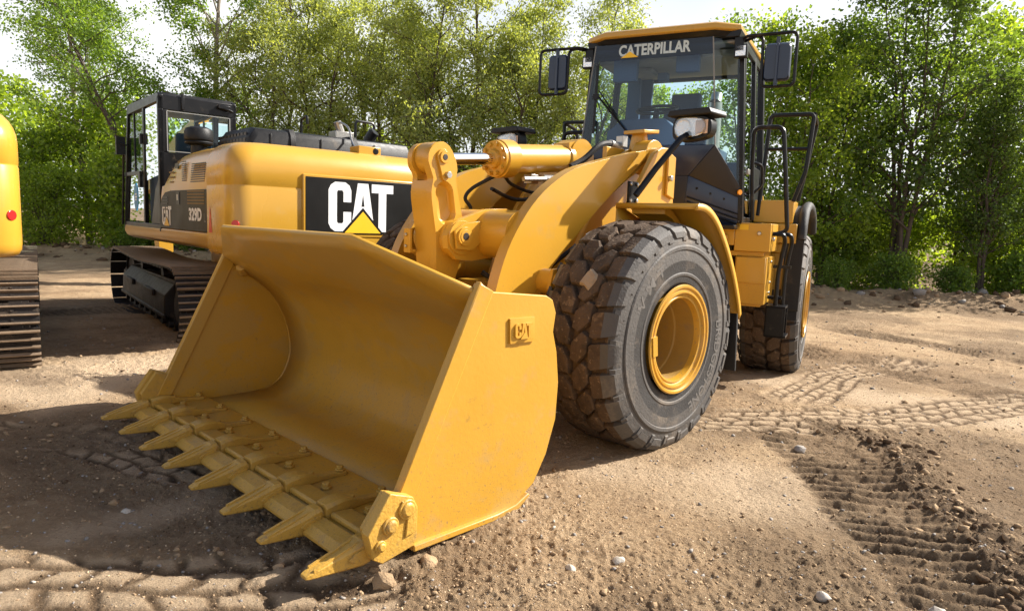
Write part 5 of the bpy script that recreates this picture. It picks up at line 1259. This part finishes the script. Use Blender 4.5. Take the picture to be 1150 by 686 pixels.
def tree_meshes(seed, H, R, stems=1, spread=.25, base=.25, nbr=22, nsub=7, leaves=26000, L=.11, Wd=.045, sig=.20, lean=(0, 0), r0=.12, rise=(.35, 1.0), top=.95, droop=0.0):
    rg = np.random.default_rng(seed); mb = MB(); clumps = []
    def wob(p, q, n, amp):
        p, q = np.array(p, float), np.array(q, float); P = [p+(q-p)*t for t in np.linspace(0, 1, n)]
        for i in range(1, n): P[i] = P[i]+rg.normal(0, amp, 3)*min(1, i/2)
        return P
    for s in range(stems):
        a = 2*pi*(s+rg.random())/stems; sp_ = spread*H*(.5+.5*rg.random()) if stems > 1 else 0
        hs = H*top*(1 if s == 0 else rg.uniform(.72, 1))
        b0 = np.array([.12*cos(a), .12*sin(a), -.15]) if stems > 1 else np.array([0, 0, -.15])
        tip = np.array([lean[0]+sp_*cos(a), lean[1]+sp_*sin(a), hs]); P = wob(b0, tip, 9, .05*H/9)
        # bow the stem
        for i, t in enumerate(np.linspace(0, 1, 9)): P[i][:2] -= .18*sp_*np.array([cos(a), sin(a)])*sin(pi*t)
        rr = [r0*(1-.88*t)*(1 if stems == 1 else .75) for t in np.linspace(0, 1, 9)]; rr[0] *= 1.35
        mb.tube([tuple(p) for p in P], rr, 8)
        nb = int(nbr/stems**.5)
        for k in range(nb):
            t = base+(1-base)*((k+rg.random())/nb); f = t*8; i = min(7, int(f)); pt = P[i]+(P[i+1]-P[i])*(f-i)
            prof = (max(.12, 1-((t-base)/(1-base)-.38)**2*2.1)) if t > base else .4
            ln = R*prof*rg.uniform(.65, 1.1); az = k*2.399+rg.uniform(-.5, .5)+s
            el = rg.uniform(*rise)+.35*(t-.5)
            q = pt+ln*np.array([cos(az)*cos(el), sin(az)*cos(el), sin(el)-droop*.5])
            B = wob(pt, q, 5, .05*ln); rb = max(.012, r0*(1-.85*t)*.5)
            mb.tube([tuple(p) for p in B], [rb*(1-.8*u) for u in np.linspace(0, 1, 5)], 5)
            for j in range(nsub):
                u = rg.uniform(.25, 1.0); g = u*4; ii = min(3, int(g)); pp = B[ii]+(B[ii+1]-B[ii])*(g-ii)
                l2 = ln*rg.uniform(.2, .45)*(1.1-.4*u); az2 = az+rg.uniform(-1.3, 1.3); el2 = rg.uniform(-.3, 1.0)
                q2 = pp+l2*np.array([cos(az2)*cos(el2), sin(az2)*cos(el2), sin(el2)-droop])
                mb.tube([tuple(pp), tuple((pp+q2)/2+rg.normal(0, .03, 3)), tuple(q2)], [rb*.35, rb*.25, .004], 4)
                for w in (.35, .7, 1.0): clumps.append((pp+(q2-pp)*w, rg.random(), 1))
            clumps.append((q, rg.random(), 1))
        clumps.append((P[-1], rg.random(), 1))
    C = np.array([c[0] for c in clumps]); cr = np.array([c[1] for c in clumps]); wgt = rg.random(len(C))**1.4+.08; wgt /= wgt.sum()
    ci = rg.choice(len(C), leaves, p=wgt); pos = C[ci]+np.clip(rg.normal(0, 1, (leaves, 3)), -1.9, 1.9)*sig*(.5+.8*cr[ci][:, None])*np.array([1, 1, .75])
    # leaf frames
    d = rg.normal(0, 1, (leaves, 3)); d[:, 2] -= .5+droop; d /= np.linalg.norm(d, axis=1)[:, None]
    n = rg.normal(0, 1, (leaves, 3)); n[:, 2] += .35; sdv = np.cross(d, n); sdv /= np.linalg.norm(sdv, axis=1)[:, None]
    nn = np.cross(sdv, d); ls = L*rg.uniform(.6, 1.25, (leaves, 1)); ws = Wd*rg.uniform(.7, 1.25, (leaves, 1))
    V = np.stack([pos, pos+d*ls*.45+sdv*ws-nn*ws*.25, pos+d*ls, pos+d*ls*.45-sdv*ws-nn*ws*.25], 1).reshape(-1, 3)
    F = np.arange(leaves*4).reshape(-1, 4)
    col = np.clip(.55*rg.random(leaves)+.45*cr[ci], 0, 1)
    return mb, V, F, col
def make_tree(name, bark, leafm, **k):
    mb, V, F, col = tree_meshes(**k)
    root = empty(name, (0, 0, 0))
    mb.build('trunk', bark, root, smooth=60)
    me = mesh_np('crown', V, F, [leafm])
    at = me.color_attributes.new('leaf', 'FLOAT_COLOR', 'POINT'); c = np.ones((len(V), 4), np.float32); c[:, 0] = np.repeat(col, 4); at.data.foreach_set('color', c.ravel())
    o = bpy.data.objects.new('crown', me); COL.objects.link(o); o.parent = root
    return root
P_ = {}
P_['willow_a'] = make_tree('willow_tree', M['bark'], M['leaf_willow'], seed=11, H=10, R=2.6, stems=3, spread=.22, base=.12, nbr=40, nsub=7, leaves=36000, L=.11, Wd=.024, sig=.24, r0=.14, droop=.25)
P_['willow_b'] = make_tree('willow_tree', M['bark'], M['leaf_willow'], seed=23, H=9.2, R=2.4, stems=2, spread=.16, base=.10, nbr=34, nsub=7, leaves=30000, L=.11, Wd=.024, sig=.25, r0=.12, droop=.2)
P_['poplar'] = make_tree('poplar_tree', M['palebark'], M['leaf_mid'], seed=31, H=11.5, R=2.7, stems=1, base=.25, nbr=34, nsub=6, leaves=15000, L=.10, Wd=.036, sig=.22, r0=.15, lean=(.6, 0), rise=(.5, 1.1))
P_['leaning'] = make_tree('leaning_tree', M['bark'], M['leaf_mid'], seed=37, H=9, R=2.2, stems=1, base=.38, nbr=26, nsub=6, leaves=9500, L=.10, Wd=.034, sig=.22, r0=.11, lean=(-3.6, 0), rise=(.4, 1.0))
P_['maple'] = make_tree('maple_tree', M['bark'], M['leaf_maple'], seed=41, H=9.6, R=2.3, stems=4, spread=.13, base=.22, nbr=34, nsub=6, leaves=17000, L=.11, Wd=.044, sig=.22, r0=.10, rise=(.5, 1.15))
P_['bright_a'] = make_tree('young_tree', M['bark'], M['leaf_bright'], seed=53, H=7.2, R=2.0, stems=3, spread=.16, base=.08, nbr=26, nsub=5, leaves=11500, L=.11, Wd=.042, sig=.22, r0=.07, rise=(.4, 1.1))
P_['bright_b'] = make_tree('young_tree', M['bark'], M['leaf_mid'], seed=59, H=7.6, R=2.1, stems=4, spread=.15, base=.08, nbr=26, nsub=5, leaves=11000, L=.11, Wd=.042, sig=.23, r0=.07, rise=(.4, 1.1))
P_['bush'] = make_tree('shrub', M['bark'], M['leaf_bright'], seed=67, H=3.3, R=1.5, stems=5, spread=.30, base=.05, nbr=40, nsub=6, leaves=8500, L=.11, Wd=.042, sig=.22, r0=.04, rise=(.2, 1.0))
P_['low'] = make_tree('shrub', M['bark'], M['leaf_mid'], seed=71, H=1.5, R=.95, stems=5, spread=.32, base=.05, nbr=26, nsub=5, leaves=3200, L=.10, Wd=.04, sig=.16, r0=.025, rise=(.1, .9))
used = set()
TREES = [
 # kind, x, y, rot deg, scale, label
 ('leaning', -10.8, 21.5, 12, 1.00, 'thin dark tree leaning to the left, farthest left of the trees behind the cut-off excavator'),
 ('poplar', -10.1, 22.5, 60, 1.0, 'tall thinly leaved tree with a pale trunk just left of the excavator cab'),
 ('poplar', -15.2, 24.5, 200, .95, 'thinly leaved tree with a pale trunk at the left edge of the photo'),
 ('leaning', -13.0, 25.0, -25, 1.05, 'leaning sparse tree between the two pale-trunked trees on the left'),
 ('willow_a', -8.2, 23.0, 0, 1.0, 'grey-green willow rising straight behind the excavator cab'),
 ('willow_b', -6.2, 22.0, 70, 1.05, 'grey-green willow behind the right side of the excavator cab'),
 ('willow_a', -4.6, 22.5, 130, 1.05, 'grey-green willow above the black hood of the excavator'),
 ('willow_b', -3.0, 20.5, 200, .96, 'pale willow with a rounded crown behind the exhaust pipe of the excavator'),
 ('willow_a', -1.2, 21.0, 250, 1.0, 'willow above the lever at the front of the loader boom'),
 ('willow_b', .4, 19.8, 310, .92, 'willow behind the tilt cylinder of the loader'),
 ('willow_a', 1.7, 20.2, 20, .90, 'willow just left of the loader cab, branches reaching the left mirror'),
 ('bright_b', 3.4, 21.5, 40, .78, 'low rounded tree seen through the loader windscreen'),
 ('bright_a', 4.9, 20.5, 160, .80, 'bright green tree seen through the right half of the loader windscreen'),
 ('bright_b', 6.5, 19.0, 100, .99, 'green tree whose crown stands behind the right mirror of the loader'),
 ('bright_a', 7.2, 17.6, 20, .96, 'bright young tree just right of the loader handrail'),
 ('bright_b', 8.3, 18.4, 220, .93, 'mid-green young tree between the handrail and the dark maple'),
 ('maple', 9.9, 17.6, 0, .98, 'tall dark green tree with several thin stems, the tallest on the right'),
 ('bright_a', 9.4, 20.5, 300, .95, 'bright backlit tree behind the tall dark maple'),
 ('bright_a', 12.6, 19.2, 240, 1.05, 'bright backlit tree right of the dark maple'),
 ('bright_b', 13.6, 17.4, 330, .98, 'leafy tree cut by the right edge of the photo'),
 ('maple', 11.6, 16.9, 140, .62, 'small dark green tree in front of the bright tree at the right edge'),
 ('bush', -14.8, 21.6, 0, .75, 'bright green shrub at the left edge above the cut-off excavator'),
 ('bush', -12.2, 22.4, 70, 1.15, 'bright green shrub between the two excavators, left of the leaning trunk'),
 ('bush', -10.6, 22.9, 150, .8, 'bright green shrub beside the excavator cab door'),
 ('bush', -13.9, 24.6, 220, 1.6, 'large bright shrub behind the other shrubs between the excavators'),
 ('bush', -17.0, 23.5, 20, 1.3, 'bright green shrub hidden mostly behind the cut-off excavator'),
 ('bush', -8.6, 24.5, 20, 1.2, 'shrub behind the excavator cab, under the willow'),
 ('bush', 1.6, 22.0, 110, 1.0, 'shrub under the willows behind the tilt cylinder'),
 ('bush', 7.4, 19.2, 60, .75, 'bright shrub under the young trees right of the handrail'),
 ('bush', 9.0, 18.6, 160, .80, 'bright shrub at the foot of the dark maple, left side'),
 ('bush', 10.9, 19.6, 250, .8, 'bright backlit shrub at the foot of the dark maple, right side'),
 ('bush', 13.0, 18.0, 330, 1.1, 'bright shrub at the right edge of the photo'),
 ('low', 7.9, 16.6, 0, .5, 'low leafy plant on the bank just right of the loader rear wheel'),
 ('low', 9.3, 16.6, 90, .65, 'low leafy plant on the bank beneath the dark maple'),
 ('low', 10.8, 16.6, 180, .55, 'low leafy plant on the bank, second from the right edge'),
 ('low', 12.4, 16.5, 270, .8, 'low leafy plant on the bank nearest the right edge'),
 ('low', -12.0, 21.6, 40, .6, 'low leafy plant at the edge of the yard between the excavators'),
 ('low', -10.4, 21.8, 130, .55, 'low leafy plant at the edge of the yard beside the excavator track'),
]
for kind, x, y, rz, sc, lab in TREES:
    o = P_[kind] if kind not in used else copy_tree(P_[kind]); used.add(kind)
    o.location = (x, y, gz(x, y)-.05); o.rotation_euler = (0, 0, radians(rz)); o.scale = (sc, sc, sc)
    cat = 'shrub' if kind in ('bush', 'low') else 'tree'
    tag(o, lab, cat, 'shrubs along the edge of the yard' if cat == 'shrub' else 'trees along the edge of the yard')
for k in P_:
    if k not in used: raise RuntimeError('unused tree '+k)
# far wood: one mass of leaves behind the first rows
rg = np.random.default_rng(99); nl = 52000
x = np.where(rg.random(nl) < .28, rg.uniform(-38, -17, nl), rg.uniform(-34, 30, nl)); yb = 28-.12*x+rg.normal(0, 1.6, nl); hmax = 3.2+2.2*fbm(x, x*0+3, .35, 3, 7)-1.2*np.exp(-((x-4.5)/3.5)**2)-2.6*sst(5, 9, x)+3.0*sst(-19, -24, x); z = gz(0, 28)+hmax*np.sqrt(rg.random(nl))  # left end, out of view, added taller and denser for glass reflections
pos = np.stack([x, yb, z], 1); d = rg.normal(0, 1, (nl, 3)); d[:, 2] -= .5; d /= np.linalg.norm(d, axis=1)[:, None]; n = rg.normal(0, 1, (nl, 3)); n[:, 2] += .8
sdv = np.cross(d, n); sdv /= np.linalg.norm(sdv, axis=1)[:, None]; ls = rg.uniform(.12, .24, (nl, 1)); V = np.stack([pos, pos+d*ls*.5+sdv*ls*.42, pos+d*ls, pos+d*ls*.5-sdv*ls*.42], 1).reshape(-1, 3)
me = mesh_np('woodland', V, np.arange(nl*4).reshape(-1, 4), [M['leaf_bright']]); at = me.color_attributes.new('leaf', 'FLOAT_COLOR', 'POINT'); c = np.ones((nl*4, 4), np.float32)
c[:, 0] = np.repeat(np.clip(fbm(x, z, .8, 3, 3)*1.1-.1+.3*rg.random(nl), 0, 1), 4); at.data.foreach_set('color', c.ravel())
o = bpy.data.objects.new('woodland', me); COL.objects.link(o); tag(o, 'dense green wood filling the gaps behind the first row of trees', 'wood', kind='stuff')
# ------------------------------------------------------------------ larger stones lying about
STONES = [  # x, y, size, material, label
 (1.335, 2.66, .034, 'stone', 'pale angular stone near the bottom edge, below the churned soil on the right'),
 (1.76, 2.56, .036, 'stone', 'pale flat stone at the bottom right, right of the other pale stone'),
 (3.20, 3.85, .06, 'darksoil', 'dark rounded clod of earth at the right edge of the photo'),
 (2.95, 4.55, .035, 'darksoil', 'small dark clod right of the thrown-up ridge of soil'),
 (2.05, 4.60, .038, 'greystone', 'grey stone half buried on the near side of the soil ridge'),
 (.52, 2.88, .030, 'whitestone', 'white chip of stone on the bare earth right of the bucket'),
 (.30, 2.80, .026, 'whitestone', 'small white chip lying left of the larger white chip'),
 (-1.93, 3.30, .030, 'whitestone', 'white stone at the left edge of the bucket shadow'),
 (-.50, 2.70, .05, 'soil', 'brown lump of earth beside the nearest bucket tooth'),
 (-.33, 2.86, .04, 'soil', 'brown lump of earth pushed up under the bucket corner plate'),
]
rng = np.random.default_rng(17)
for x, y, s, mk, lab in STONES:
    o = rubble('stone' if 'stone' in mk else 'earth_clod', rng, np.array([0.]), np.array([0.]), np.array([s]), [M[mk]], sub=2, rough=.20, flat=.6)
    o.location = (x, y, gz(x, y)-gz(0, 0)); o.modifiers.new('edge', 'BEVEL').width = .001
    tag(o, lab, 'stone' if 'stone' in mk else 'clod')
